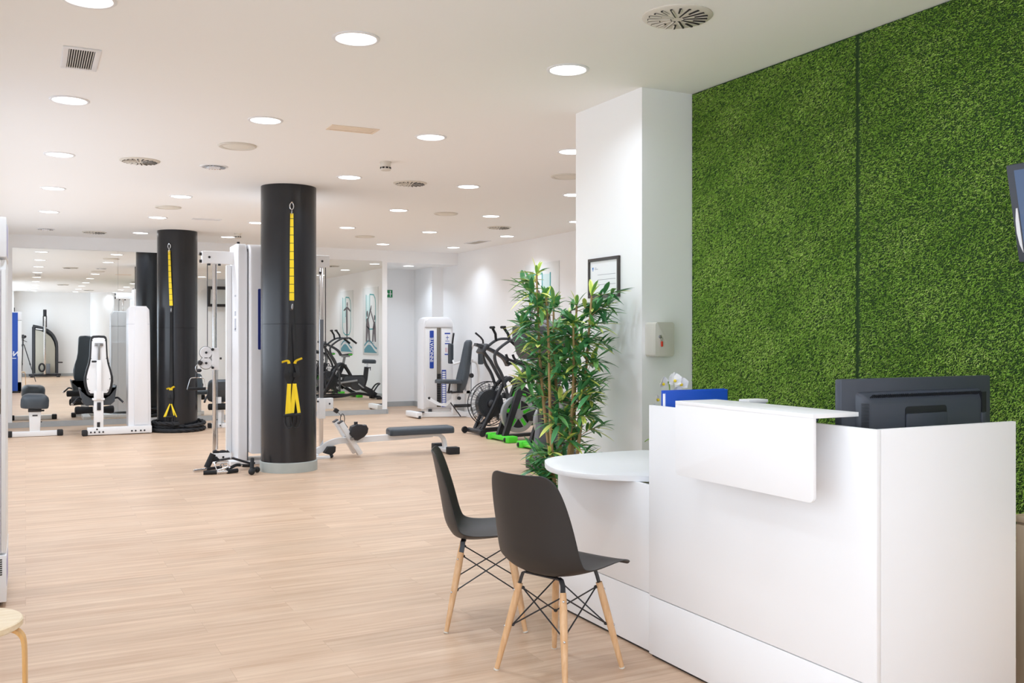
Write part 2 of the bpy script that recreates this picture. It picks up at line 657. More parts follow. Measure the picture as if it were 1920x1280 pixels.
def unlit(x, y, label):
    t = thing('unlit_downlight', label, 'downlight', (x, y, H), 0, 'unlit downlights', world=False)
    P('trim_ring', MB().lathe([(.125, 0), (.125, -.004), (.12, -.007), (.108, -.007), (.104, -.002), (.104, 0)], 40, cap=False), M_SHROUD, t)
    m = MB()
    for k in range(24):
        a = 2 * PI * k / 24
        m.obox((.068 * math.cos(a), .068 * math.sin(a), -.004 - (k % 2) * .002), (.07, .016, .003), (0, .2, a))
    P('reflector', m, M_CHROME, t)
    P('bulb', MB().cyl((-.05, -.02, -.008), (.05, -.02, -.008), .011).cyl((-.05, .02, -.008), (.05, .02, -.008), .011), M_SHROUD, t)
unlit(1.55, 9.10, 'unlit silver-lined downlight beside the round speaker, in front of the near column')
unlit(.26, 15.5, 'unlit silver-lined downlight nearest the mirrors above the padded stool bench')

def diffuser(x, y, label):
    t = thing('air_diffuser', label, 'air diffuser', (x, y, H), 0, 'round swirl diffusers', world=False)
    P('face_plate', MB().lathe([(.172, 0), (.172, -.004), (.16, -.012), (.03, -.016), (.0005, -.016)], 48), M_IVORY, t)
    m = MB()
    for k in range(20):
        a = 2 * PI * k / 20 + .1
        r0, r1 = (.03, .145) if k % 2 == 0 else (.085, .148)
        m.obox((math.cos(a) * (r0 + r1) / 2, math.sin(a) * (r0 + r1) / 2, -.0155), (r1 - r0, .011, .005), (0, 0, a))
    P('slots', m, M_EDGE, t)
    v = MB()
    for k in range(20):
        a = 2 * PI * k / 20 + .1
        r0, r1 = (.034, .142) if k % 2 == 0 else (.088, .146)
        v.obox((math.cos(a + .05) * (r0 + r1) / 2, math.sin(a + .05) * (r0 + r1) / 2, -.018), (r1 - r0, .007, .002), (.5, 0, a))
    P('blades', v, M_IVORY, t)
for x, y, l in ((2.845, 3.80, 'large round swirl air diffuser on the ceiling nearest the turf wall'),
                (.907, 9.095, 'round swirl air diffuser on the left ceiling, level with the unlit downlight'),
                (3.502, 9.167, 'round swirl air diffuser right of the near black column, below the smoke detector'),
                (6.06, 12.298, 'round swirl air diffuser near the far right wall'),
                (.921, 15.62, 'round swirl air diffuser close to the mirrors, left of the far column')):
    diffuser(x, y, l)
for x, y in ((1.0, 1.2), (1.9, -2.2)):
    diffuser(x, y, 'round swirl air diffuser behind the camera, seen only in the mirror')

def speaker(x, y, label):
    t = thing('ceiling_speaker', label, 'speaker', (x, y, H), 0, 'round ceiling speakers', world=False)
    P('rim', MB().lathe([(.155, 0), (.155, -.006), (.145, -.014), (.12, -.012), (.118, -.006)], 40, cap=False), M_IVORY, t)
    P('grille', MB().lathe([(.119, -.008), (.10, -.014), (.05, -.018), (.0005, -.019)], 40), mat('speaker_mesh', 'e6e1d6', .7, bump=(900, .1)), t)
for x, y, l in ((1.551, 8.02, 'round cream ceiling speaker just before the unlit silver downlight'),
                (1.537, 12.196, 'round cream ceiling speaker between two lights left of the near column'),
                (4.713, 8.077, 'round dark-edged ceiling speaker partly behind the white pier'),
                (4.772, 11.222, 'round pale ceiling speaker between two lights right of the near column'),
                (4.733, 14.366, 'small distant round ceiling speaker right of the near column, close to the mirrors')):
    speaker(x, y, l)

def smoke(x, y, label):
    t = thing('smoke_detector', label, 'smoke detector', (x, y, H), .45, 'smoke detectors', world=False)
    P('base', MB().lathe([(.052, 0), (.052, -.012), (.047, -.016)], 24), M_IVORY, t)
    P('body', MB().lathe([(.045, -.014), (.047, -.07), (.042, -.08)], 24), M_IVORY, t)
    m = MB()
    for k in range(9):
        a = 2 * PI * k / 9
        m.obox((.0445 * math.cos(a), .0445 * math.sin(a), -.058), (.008, .022, .014), (0, 0, a))
    P('sensor_windows', m, M_EDGE, t)
smoke(2.879, 8.149, 'cream smoke detector above and right of the near black column')
smoke(2.87, 14.796, 'cream smoke detector above the cable tower, close to the mirrors')

def grille(x0, x1, y0, y1, label, n, horizontal=False):
    t = thing('ceiling_vent', label, 'vent', ((x0 + x1) / 2, (y0 + y1) / 2, H), 0, 'ceiling vents')
    f = MB()
    w = .03
    f.box(x0, x1, y0, y0 + w, H - .008, H, .002).box(x0, x1, y1 - w, y1, H - .008, H, .002)
    f.box(x0, x0 + w, y0 + w, y1 - w, H - .008, H, .002).box(x1 - w, x1, y0 + w, y1 - w, H - .008, H, .002)
    P('frame', f, M_SHROUD, t)
    P('dark_core', MB().box(x0 + w, x1 - w, y0 + w, y1 - w, H - .0015, H), M_EDGE, t)
    m = MB()
    for k in range(n):
        xx = x0 + w + (x1 - x0 - 2 * w) * (k + .5) / n
        m.obox((xx, (y0 + y1) / 2, H - .005), (.004, y1 - y0 - 2 * w, .004), (0, .3, 0))
    P('slats', m, M_IVORY, t)
grille(.18, .372, 5.68, 6.14, 'rectangular ceiling vent with dark slots between the two leftmost near lights', 11)
grille(6.57, 6.80, 14.1, 14.68, 'dark rectangular ceiling vent by the far right wall', 9)

def hatch(x0, x1, y0, y1, label, m):
    t = thing('ceiling_hatch', label, 'access panel', ((x0 + x1) / 2, (y0 + y1) / 2, H))
    f = MB()
    w = .022
    f.box(x0, x1, y0, y0 + w, H - .006, H).box(x0, x1, y1 - w, y1, H - .006, H)
    f.box(x0, x0 + w, y0 + w, y1 - w, H - .006, H).box(x1 - w, x1, y0 + w, y1 - w, H - .006, H)
    P('frame', f, m, t)
    P('panel', MB().box(x0 + w + .002, x1 - w - .002, y0 + w + .002, y1 - w - .002, H - .003, H, .001), m, t)
hatch(2.02, 2.39, 6.895, 7.07, 'cream rectangular ceiling panel between two lights in the second row', M_BEIGE)
hatch(1.975, 2.345, 13.16, 13.30, 'thin pale ceiling strip panel left of the near column, close to the mirrors', M_SHROUD)

# ------------------------------------------------------------------ turf wall
def turf(name, y0, y1, label, seed, lean):
    t = thing(name, label, 'turf panel', (3.87, (y0 + y1) / 2, 0), 0, 'artificial turf wall panels')
    P('backing', MB().box(3.846, 3.868, y0, y1 + (.011 if y1 < 4 else 0), 0, H - .002), M_TURFB, t)
    rg = np.random.default_rng(seed)
    dens = 46000
    n = int(dens * (y1 - y0) * (H - .45))
    y = rg.uniform(y0 + .008, y1 - .008, n)
    z = rg.uniform(.45, H - .006, n)
    L = rg.uniform(.009, .018, n)
    w = rg.uniform(.0009, .0017, n)
    # each tuft leans its own way; the panel as a whole droops
    ang = rg.uniform(0, 2 * np.pi, n)
    sp = rg.uniform(.25, .9, n)
    dy = np.cos(ang) * sp
    dz = np.sin(ang) * sp * .8 + lean
    d = np.stack([-np.ones(n) * .75, dy, dz], 1)
    d /= np.linalg.norm(d, axis=1)[:, None]
    side = np.cross(d, np.stack([rg.normal(size=n) * .6, np.sin(ang + 1.57), np.cos(ang + 1.57)], 1))
    side /= np.linalg.norm(side, axis=1)[:, None] + 1e-9
    b = np.stack([np.full(n, 3.848), y, z], 1)
    mid = b + d * (L * .55)[:, None]
    tip = b + d * L[:, None] + np.stack([np.zeros(n), np.zeros(n), -L * .25], 1)
    s = side * w[:, None]
    co = np.stack([b - s, b + s, mid + s * .9, mid - s * .9, tip], 1).reshape(-1, 3)
    co -= np.array(t.location)
    me = bpy.data.meshes.new('grass_pile')
    me.vertices.add(n * 5)
    me.vertices.foreach_set('co', co.ravel())
    i = (np.arange(n) * 5)[:, None]
    loops = np.concatenate([i + [0, 1, 2, 3], i + [3, 2, 4]], 1).ravel()
    me.loops.add(len(loops))
    me.loops.foreach_set('vertex_index', loops)
    st = (np.arange(n) * 7)[:, None] + [0, 4]
    me.polygons.add(n * 2)
    me.polygons.foreach_set('loop_start', st.ravel())
    me.update(calc_edges=True)
    tone = np.clip(rg.normal(.5, .2, n) + .12 * np.sin(y * 9 + z * 5) * np.sin(z * 11), 0, 1)
    a = me.attributes.new('tone', 'FLOAT', 'POINT')
    a.data.foreach_set('value', np.repeat(tone, 5).astype(np.float32))
    me.materials.append(M_TURF)
    o = bpy.data.objects.new('grass_pile', me)
    COL.objects.link(o)
    o.parent = t
    o['kind'] = 'stuff'
M_TURF = tone_mat('turf_blades', [(0., '5c8a2a'), (.4, '90bd48'), (.7, 'b8dc62'), (1., 'e4f29c')], .6)
turf('turf_panel', 3.60, 4.978, 'green artificial turf wall panel next to the white pier, left of the seam', 3, -.35)
turf('turf_panel', 1.2, 3.588, 'green artificial turf wall panel behind the computer monitor, right of the seam', 4, -.1)
# ------------------------------------------------------------------ reception desk
t = thing('reception_desk', 'white reception counter with a raised L-shaped shelf, in front of the turf wall', 'reception desk', (2.78, 2.83, 0))
P('front_panel', MB().box(2.44, 2.459, 2.204, 3.463, .268, 1.10, .0012), M_LAM, t)
P('lower_front_panel', MB().box(2.44, 2.459, 2.204, 3.463, .012, .264, .0012), M_LAM, t)
P('side_panel', MB().box(2.46, 3.128, 2.204, 2.223, .012, 1.10, .0012), M_LAM, t)
P('work_surface', MB().box(2.46, 3.12, 2.225, 3.46, .715, .74, .001), M_LAM, t)
P('end_panel', MB().box(2.46, 3.10, 3.444, 3.463, .012, .71, .001), M_LAM, t)
P('plinth', MB().box(2.452, 3.1, 2.215, 3.455, 0, .012), M_EDGE, t)
sh = [(2.30, .853), (2.314, .853), (2.314, 1.131), (2.505, 1.131), (2.505, 1.145), (2.306, 1.145), (2.302, 1.143), (2.30, 1.139)]
rc = MB()
prof = []
# front leaf with rounded lower corners, then the top leaf
fr = [(2.339, 1.1308), (2.339, .853 + .02)] + [(2.339 + .02 * (1 - math.cos(a)), .853 + .02 * (1 - math.sin(a))) for a in (.4, .8, 1.2, 1.57)] + \
     [(3.065 + .02 * math.cos(a), .853 + .02 * (1 - math.sin(a))) for a in (1.57, 1.2, .8, .4)] + [(3.085, .873), (3.085, 1.1308)]
rc.prism(fr, 2.30, 2.313, 'yz', .001)
P('shelf_front', rc, M_LAM, t)
P('shelf_top', MB().box(2.30, 2.505, 2.339, 3.085, 1.131, 1.1455, .001), M_LAM, t)
br = MB()
for y in (2.55, 2.87):
    br.box(2.40, 2.50, y - .03, y + .03, 1.1, 1.131)
    br.box(2.313, 2.44, y - .02, y + .02, .95, .97)
P('shelf_bracket', br, M_BRUSH, t)

t = thing('consultation_table', 'white rounded table leaf joined to the far end of the reception counter', 'table', (2.75, 3.95, 0))
out = [(2.60, 3.47), (2.55, 3.52), (2.506, 3.561), (2.43, 3.62), (2.361, 3.683), (2.31, 3.742), (2.274, 3.805), (2.256, 3.872), (2.25, 3.947), (2.262, 4.03), (2.285, 4.109),
       (2.32, 4.19), (2.365, 4.274), (2.415, 4.33), (2.48, 4.374), (2.58, 4.402), (2.703, 4.415), (2.9, 4.412), (3.06, 4.40), (3.12, 4.36), (3.12, 3.47)]
P('table_top', MB().prism(out, .745, .77, 'xy', .003), M_LAM, t)
P('front_panel', MB().box(2.455, 2.474, 3.465, 4.295, .268, .7445, .001), M_LAM, t)
P('lower_front_panel', MB().box(2.455, 2.474, 3.465, 4.295, .012, .264, .001), M_LAM, t)
P('end_panel', MB().box(2.475, 3.05, 4.276, 4.295, .012, .7445, .001), M_LAM, t)
P('plinth', MB().box(2.466, 3.05, 3.47, 4.285, 0, .012), M_EDGE, t)

# monitor -------------------------------------------------------------
t = thing('computer_monitor', 'dark grey computer monitor seen from behind over the reception counter', 'monitor', (2.87, 2.5, .74))
x0, x1, yb, zt, zb = 2.518, 3.297, 2.44, 1.252, .83
P('bezel', MB().box(x0, x1, yb - .012, yb + .02, zb, zt, .006), M_MON, t)
P('screen', MB().box(x0 + .02, x1 - .02, yb + .02, yb + .0215, zb + .025, zt - .02), M_SCREEN, t)
hs = MB()
a0, a1, c0, c1 = x0 + .066, x1 - .066, zb + .05, zt - .046
rings = []
for y, ins in ((yb - .012, 0), (yb - .03, .008), (yb - .045, .034), (yb - .047, .04)):
    rings.append([(x, y, z) for x, z in [((a0 + a1) / 2 + u, (c0 + c1) / 2 + v) for u, v in rrect(a1 - a0 - 2 * ins, c1 - c0 - 2 * ins, .014, 4)]])
hs.ring(rings)
P('rear_housing', hs, M_MON, t)
vm = MB()
for k in range(60):
    x = a0 + .045 + (a1 - a0 - .09) * k / 59
    vm.obox((x, yb - .041, c1 - .0165), (.0028, .004, .026), (.95, 0, 0))
P('top_vent_slots', vm, M_MOND, t)
vm = MB()
for k in range(44):
    z = c0 + .04 + (c1 - c0 - .08) * k / 43
    vm.obox((a0 + .0165, yb - .041, z), (.026, .004, .0028), (0, 0, -.95))
P('side_vent_slots', vm, M_MOND, t)
rcx = (x0 + x1) / 2 - .01
P('stand_recess', MB().prism(rrect(.215, .1, .014, 4, rcx, c1 - .105), yb - .049, yb - .046, 'xz'), M_MOND, t)
P('mount_plate', MB().prism(rrect(.213, .16, .006, 3, rcx, c1 - .16), yb - .054, yb - .046, 'xz', .001), M_MON, t)
P('swivel_ring', MB().torus((rcx, yb - .056, c1 - .19), .05, .004, 'y'), M_MOND, t)
P('stand_column', MB().box(rcx - .1, rcx + .1, yb - .10, yb - .055, .77, c1 - .145, .008), M_MON, t)
P('stand_base', MB().prism(rrect(.3, .2, .03, 4, rcx, yb - .06), .74, .758, 'xy', .004), M_MON, t)
P('cable_cover', MB().box(a1 - .035, a1 - .012, yb - .05, yb - .04, c0, c1 - .09, .002), M_MON, t)
P('side_slot', MB().box(a1 - .034, a1 - .01, yb - .05, yb - .035, c1 - .088, c1 - .012), M_MOND, t)

# desk-top things -----------------------------------------------------
t = thing('paper_riser', 'white desk box in painted shade whose corner shows behind the raised counter shelf', 'desk box', (2.6, 3.14, .74))
P('body', MB().box(2.605, 2.695, 3.0, 3.055, .74, 1.132, .004), mat('shaded_white_board', 'dcdfe4', .5), t)  # board greyed to carry the shade on the box front
P('lid', MB().box(2.60, 2.70, 2.995, 3.06, 1.132, 1.145, .003), M_LAM, t)
t = thing('ring_binder', 'blue ring binder standing on the counter beside the white orchid', 'binder', (2.64, 3.42, .74))
bx0, bx1, by0, by1, bz = 2.468, 2.815, 3.385, 3.412, 1.166
P('front_cover', MB().box(bx0 + .006, bx1, by0, by0 + .004, .83, bz - .004, .001), M_BLUE, t)
P('back_cover', MB().box(bx0, bx1, by1 - .004, by1, .83, bz, .001), M_BLUE, t)
P('spine', MB().box(bx1 - .004, bx1, by0, by1, .83, bz - .002, .001), M_BLUE, t)
P('pages', MB().box(bx0 + .004, bx1 - .01, by0 + .005, by1 - .007, .835, bz - .014), M_PAPER, t)
t = thing('document_tray', 'white document tray under the blue binder, hidden behind the counter', 'tray', (2.64, 3.38, .74))
P('tray_base', MB().box(2.468, 2.82, 3.32, 3.44, .74, .752, .002), M_LAM, t)
P('tray_shelf', MB().box(2.468, 2.82, 3.32, 3.44, .818, .83, .002), M_LAM, t)
P('tray_side', MB().box(2.468, 2.476, 3.32, 3.44, .752, .818).box(2.812, 2.82, 3.32, 3.44, .752, .818), M_LAM, t)

t = thing('potted_orchid', 'white orchid flowering behind the blue binder on the white table leaf', 'orchid', (2.66, 3.62, .77))
P('pot', MB().lathe([(.045, .77), (.055, .87), (.06, .875), (.052, .875), (.05, .86), (.0005, .855)], 24, (2.66, 3.62, 0)), M_SHROUD, t)
st1 = [(2.66, 3.62, .86), (2.67, 3.62, 1.0), (2.66, 3.61, 1.12), (2.645, 3.60, 1.19), (2.60, 3.60, 1.19)]
P('stem', MB().tube(st1, .003, 6, smooth=5).tube([(2.66, 3.62, .86), (2.62, 3.63, .98), (2.585, 3.63, 1.06), (2.56, 3.63, 1.06)], .003, 6, smooth=5), M_STALK, t)
lf = MB()
for a in (0, 1.3, 2.6, 4.2):
    def lfn(u, v, a=a):
        w = .022 * math.sin(PI * min(1, v * .93 + .07)) ** .7
        r = .11 * v
        return Vector((2.66 + math.cos(a) * r - math.sin(a) * (u - .5) * 2 * w, 3.62 + math.sin(a) * r + math.cos(a) * (u - .5) * 2 * w, .875 + .05 * math.sin(v * 2.4) + .01 * abs(u - .5)))
    lf.grid(lfn, 4, 8)
P('leaves', lf, M_STALK, t)
def blossom(c, size, yaw, pitch):
    mx = Matrix.Translation(c) @ Matrix.Rotation(yaw, 4, 'Z') @ Matrix.Rotation(pitch, 4, 'X')
    m = MB()
    for k, (a, ln, wd) in enumerate(((90, 1, .42), (210, 1, .4), (330, 1, .4), (20, 1.0, .72), (160, 1.0, .72))):
        a = math.radians(a)
        def fn(u, v, a=a, ln=ln, wd=wd, k=k):
            w = size * wd * math.sin(PI * (v * .9 + .08)) ** .8
            r = size * ln * v
            uu = (u - .5) * 2 * w
            return mx @ Vector((math.cos(a) * r - math.sin(a) * uu, -.006 - (.004 if k > 2 else 0) - size * .28 * v * v + size * .12 * abs(u - .5), math.sin(a) * r + math.cos(a) * uu))
        m.grid(fn, 6, 7)
    o = P('blossom', m, M_PETAL, t, ang=80)
    P('lip', MB().ell(mx @ Vector((0, -.014, -.004)), (.006, .01, .007), u=8, v=6), M_YEL, o)
for c, s, yw, pt in (((2.585, 3.575, 1.19), .034, .5, .2), ((2.655, 3.575, 1.2), .036, -.1, -.1), ((2.70, 3.58, 1.185), .034, -.4, .2),
                     ((2.66, 3.57, 1.155), .03, .1, .5), ((2.548, 3.6, 1.065), .034, .4, .2), ((2.57, 3.6, 1.115), .022, .7, 0)):
    blossom(c, s, yw, pt)

# ------------------------------------------------------------------ shell chairs
def chair_proto():
    t = thing('shell_chair', 'x', 'chair', (0, 0, 0), world=False)
    # side profile: (forward, height, half width, edge curl)
    pr = [(.235, .432, .185, .000), (.222, .446, .205, .004), (.17, .452, .222, .014), (.09, .443, .230, .026), (.0, .430, .232, .034),
          (-.08, .424, .230, .042), (-.135, .432, .228, .052), (-.172, .458, .226, .060), (-.196, .50, .223, .064), (-.208, .55, .220, .062),
          (-.220, .62, .214, .056), (-.233, .69, .206, .048), (-.246, .755, .194, .040), (-.257, .81, .176, .030), (-.264, .838, .150, .020), (-.267, .848, .118, .012)]
    def cr(i, t):
        g = lambda k: pr[min(max(k, 0), len(pr) - 1)]
        p0, p1, p2, p3 = g(i - 1), g(i), g(i + 1), g(i + 2)
        return [.5 * (2 * b + (c - a) * t + (2 * a - 5 * b + 4 * c - d) * t * t + (3 * b - a - 3 * c + d) * t ** 3) for a, b, c, d in zip(p0, p1, p2, p3)]
    rows = []
    for i in range(len(pr) - 1):
        for k in range(2):
            rows.append(cr(i, k / 2))
    rows.append(list(pr[-1]))
    m = MB()
    nu = 20
    n = len(rows)
    def fn(u, v):
        j = min(n - 1, round(v * (n - 1)))
        f, z, hw, cu = rows[j]
        a, b = rows[max(0, j - 1)], rows[min(n - 1, j + 1)]
        tx, tz = b[0] - a[0], b[1] - a[1]
        l = math.hypot(tx, tz)
        nx, nz = tz / l, -tx / l                    # inward normal: up on the seat, forward on the back
        uu = (u - .5) * 2
        lift = cu * abs(uu) ** 2.4
        dip = -.006 * (1 - uu * uu) if 4 < j < 14 else 0
        return Vector((f + nx * (lift + dip), uu * hw, z + nz * (lift + dip)))
    m.grid(fn, nu, n - 1)
    o = P('shell', m, M_CHAIR, t, ang=60)
    sd = o.modifiers.new('Solidify', 'SOLIDIFY')
    sd.thickness = .0055
    sd.offset = 0
    bv = o.modifiers.new('Subdivision', 'SUBSURF')
    bv.levels = bv.render_levels = 1
    tops = {}
    for sx in (1, -1):
        for sy in (1, -1):
            foot = Vector((sx * .188, sy * .188, 0))
            top = Vector((sx * .118, sy * .118, .365))
            tops[(sx, sy)] = (top, foot)
            at = lambda z, a=top, b=foot: b + (a - b) * (z / .365)
            lg = P('leg', MB().tube([at(.004), at(.06), at(.2), at(.3), at(.365)], [.0105, .012, .0155, .016, .0135], 16), M_BEECH, t)
            P('glide', MB().cyl(foot, at(.006), .0125), M_IVORY, lg)
            b = MB()
            out = Vector((sx, sy, 0)).normalized()
            for z in (.335, .185):
                b.ell(at(z) + out * .0145, (.0055, .0055, .0055), u=8, v=6)
            P('bolt', b, M_CHROME, lg)
            # bracket from the seat into the slotted leg top
            fr = MB().tube([(sx * .108, sy * .085, .417), (sx * .112, sy * .104, .412), at(.392), at(.37), at(.34)], [(.011, .003)] * 5, 4)
            P('bracket', fr, M_STEEL, t)
            nu_ = MB()
            for z in (.345, .19):
                nu_.ell(at(z) - out * .018, (.009, .009, .007), u=8, v=6)
            P('brace_nuts', nu_, M_STEEL, lg)
    P('seat_rail', MB().tube([(.108, .09, .419), (.108, -.09, .419)], [(.012, .003)] * 2, 4), M_STEEL, t)
    P('seat_rail', MB().tube([(-.108, .09, .414), (-.108, -.09, .414)], [(.012, .003)] * 2, 4), M_STEEL, t)
    w = MB()
    def pt(k, z):
        top, foot = tops[k]
        out = Vector((k[0], k[1], 0)).normalized()
        return foot + (top - foot) * (z / .365) - out * .017
    ks = [(1, 1), (1, -1), (-1, -1), (-1, 1)]
    for i in range(4):
        a, b = ks[i], ks[(i + 1) % 4]
        w.tube([pt(a, .345), pt(b, .19)], .0032, 8)
        w.tube([pt(a, .19), pt(b, .345)], .0032, 8)
    P('cross_bracing', w, M_STEEL, t)
    return t
c1 = chair_proto()
c1['label'] = 'black shell chair nearest the camera, its back facing us beside the counter'
c1['group'] = 'black shell chairs at the desk'
c1.location = (2.005, 3.495, 0)
c1.rotation_euler.z = math.atan2(.344, .94)
c2 = copy_tree(c1)
c2['label'] = 'black shell chair seen from the side, behind the nearer one'
c2.location = (2.022, 4.250, 0)
c2.rotation_euler.z = math.atan2(-.434, .90)

# ------------------------------------------------------------------ bamboo plant
M_LEAF = tone_mat('bamboo_leaf', [(0., '3d7a4c'), (.4, '5ea368'), (.6, '86b966'), (.8, 'c4da58'), (1., 'f0f38a')], .42, spec=.4)
t = thing('bamboo_plant', 'tall artificial bamboo plant in front of the white pier, behind the table leaf', 'potted plant', (3.1, 5.3, 0))
px, py = 3.07, 5.3
P('planter', MB().lathe([(.13, 0), (.165, .30), (.172, .31), (.155, .31), (.15, .28), (.0005, .275)], 32, (px, py, 0)), M_POT, t)
P('soil', MB().lathe([(.152, .275), (.10, .287), (.0005, .292)], 24, (px, py, 0)), M_SOIL, t)
leaves = []
def leaf(p, d, ln, tone, droop):
    leaves.append((Vector(p), Vector(d).normalized(), ln, tone, droop))
canes = []
for k in range(6):
    a = 2 * PI * k / 6 + .4
    bx, by = px + .055 * math.cos(a), py + .055 * math.sin(a)
    tx, ty = px + (.13 + .06 * rnd.random()) * math.cos(a), py + (.13 + .06 * rnd.random()) * math.sin(a)
    ht = (1.60, 1.62, 1.80, 1.64, 1.46, 1.66)[k]
    pts = []
    m = MB()
    for j in range(9):
        f = j / 8
        pts.append(Vector((bx + (tx - bx) * f + .012 * math.sin(5 * f + k), by + (ty - by) * f + .012 * math.cos(4 * f + k * 2), .28 + (ht - .28) * f)))
    m.tube(pts, [.0135 - .007 * j / 8 for j in range(9)], 8, smooth=2)
    for j in range(1, 8):
        m.torus(pts[j], .0135 - .007 * j / 8, .0028, n=10, k=5)
    canes.append(pts)
    # side branches
    nb = 27
    for j in range(nb):
        f = .10 + .90 * (j + rnd.random() * .6) / nb
        if .24 < f < .5 and rnd.random() < .5: continue
        i = min(7, int(f * 8))
        o = pts[i].lerp(pts[i + 1], f * 8 - i)
        aa = a + rnd.uniform(-1.5, 1.5) + (PI if rnd.random() < .35 else 0)
        ln = rnd.uniform(.08, .20)
        el = rnd.uniform(.1, .9)
        d = Vector((math.cos(aa) * math.cos(el), math.sin(aa) * math.cos(el), math.sin(el)))
        q1 = o + d * ln * .5
        q2 = o + d * ln + Vector((0, 0, -.03))
        m.tube([o, q1, q2], [.0025, .002, .001], 4)
        for w in range(rnd.randint(11, 15)):
            s = rnd.uniform(.3, 1.05)
            b = o.lerp(q1, s * 2) if s < .5 else q1.lerp(q2, min(1, (s - .5) * 2))
            la = aa + rnd.uniform(-1.4, 1.4)
            le = rnd.uniform(-.35, .95)
            leaf(b, (math.cos(la) * math.cos(le), math.sin(la) * math.cos(le), math.sin(le)), rnd.uniform(.10, .18),
                 rnd.choice((.06, .1, .15, .2, .25, .3, .35, .4, .45, .5, .55, .84, .95)) + rnd.uniform(-.06, .06), rnd.uniform(.05, .38))
    P('cane', m, M_CANE, t)
    for w in range(9):
        la = rnd.uniform(0, 2 * PI)
        le = rnd.uniform(.2, 1.4)
        leaf(pts[-1], (math.cos(la) * math.cos(le), math.sin(la) * math.cos(le), math.sin(le)), rnd.uniform(.1, .16), rnd.uniform(.4, 1), .25)
co, fc, tn = [], [], []
for p, d, ln, tone, droop in leaves:
    s = d.cross(Vector((0, 0, 1)))
    if s.length < .05: s = Vector((1, 0, 0))
    s.normalize()
    up = s.cross(d)
    b0 = len(co)
    N = 5
    for j in range(N + 1):
        f = j / N
        w = ln * .098 * math.sin(PI * min(1, f * .94 + .05)) ** .75
        c = p + d * ln * f + Vector((0, 0, -droop * ln * f * f))
        fold = up * w * .35
        co += [c - s * w + fold, c, c + s * w + fold]
        for q in co[-3:]: q.x = min(q.x, 3.43)
        edge = min(1, tone + (.15 if tone > .7 else .05))
        tn += [edge, tone * .92, edge]
    for j in range(N):
        k = b0 + j * 3
        fc += [(k, k + 1, k + 4, k + 3), (k + 1, k + 2, k + 5, k + 4)]
me = bpy.data.meshes.new('foliage')
me.from_pydata([c - Vector(t.location) for c in co], [], fc)
at = me.attributes.new('tone', 'FLOAT', 'POINT')
at.data.foreach_set('value', np.clip(np.array(tn, dtype=np.float32), 0, 1))
me.materials.append(M_LEAF)
for p in me.polygons: p.use_smooth = True
fo = bpy.data.objects.new('foliage', me)
COL.objects.link(fo)
fo.parent = t

# ------------------------------------------------------------------ things on the pier
t = thing('framed_notice', 'black framed letter hanging on the white pier above the bamboo plant', 'picture frame', (3.455, 5.41, 1.8))
y0, y1, z0, z1 = 5.222, 5.602, 1.662, 1.93
f = MB()
w = .021
f.box(3.437, 3.4545, y0, y1, z0, z0 + w, .002).box(3.437, 3.4545, y0, y1, z1 - w, z1, .002)
f.box(3.437, 3.4545, y0, y0 + w, z0 + w, z1 - w, .002).box(3.437, 3.4545, y1 - w, y1, z0 + w, z1 - w, .002)
P('frame', f, mat('dark_brown_frame', '3a3430', .4), t)
P('letter', MB().box(3.446, 3.453, y0 + w, y1 - w, z0 + w, z1 - w), M_PAPER, t)
m = MB()
for k, (a, b) in enumerate(((.10, .30), (.06, .30), (.06, .26))):
    zz = z1 - .115 - .033 * k
    m.box(3.4452, 3.446, y0 + .045, y1 - .115, zz, zz + .0022)
P('printed_lines', m, mat('grey_print', '8b8b95', .6), t)
P('letterhead', MB().box(3.4452, 3.446, y1 - .062, y1 - .047, z1 - .075, z1 - .06).box(3.4452, 3.446, y1 - .06, y1 - .049, z1 - .084, z1 - .078), mat('blue_print', '3f7fc4', .6), t)
P('letterhead_lines', MB().box(3.4452, 3.446, y1 - .118, y1 - .076, z1 - .077, z1 - .072).box(3.4452, 3.446, y1 - .10, y1 - .076, z1 - .067, z1 - .063), M_PALE, t)

t = thing('key_cabinet', 'small putty-grey key box on the shaded side of the white pier, red key tag hanging', 'key box', (3.55, 4.98, 1.28))
X0, X1, Y0, Y1, Z0, Z1 = 3.478, 3.622, 4.868, 4.979, 1.277, 1.49
P('body', MB().prism(rrect(X1 - X0, Z1 - Z0, .014, 5, (X0 + X1) / 2, (Z0 + Z1) / 2), Y0 + .012, Y1, 'xz', .002), M_KEYBOX, t)
P('door', MB().prism(rrect(X1 - X0, Z1 - Z0, .014, 5, (X0 + X1) / 2, (Z0 + Z1) / 2), Y0, Y0 + .0105, 'xz', .004, seg=3), M_KEYBOX, t)
P('lock', MB().lathe([(.008, Y0 - .004), (.008, Y0)], 16, (X0 + .03, 0, Z1 - .09), 'y'), M_CHROME, t)
k = P('key', MB().box(X0 + .026, X0 + .034, Y0 - .018, Y0 - .004, Z1 - .1, Z1 - .08, .002).torus((X0 + .038, Y0 - .014, Z1 - .104), .009, .0012, 'y', 16, 5), M_BRUSH, t)
P('key_tag', MB().prism(rrect(.013, .034, .004, 3, X0 + .041, Z1 - .135), Y0 - .015, Y0 - .009, 'xz', .001), M_RED, k)

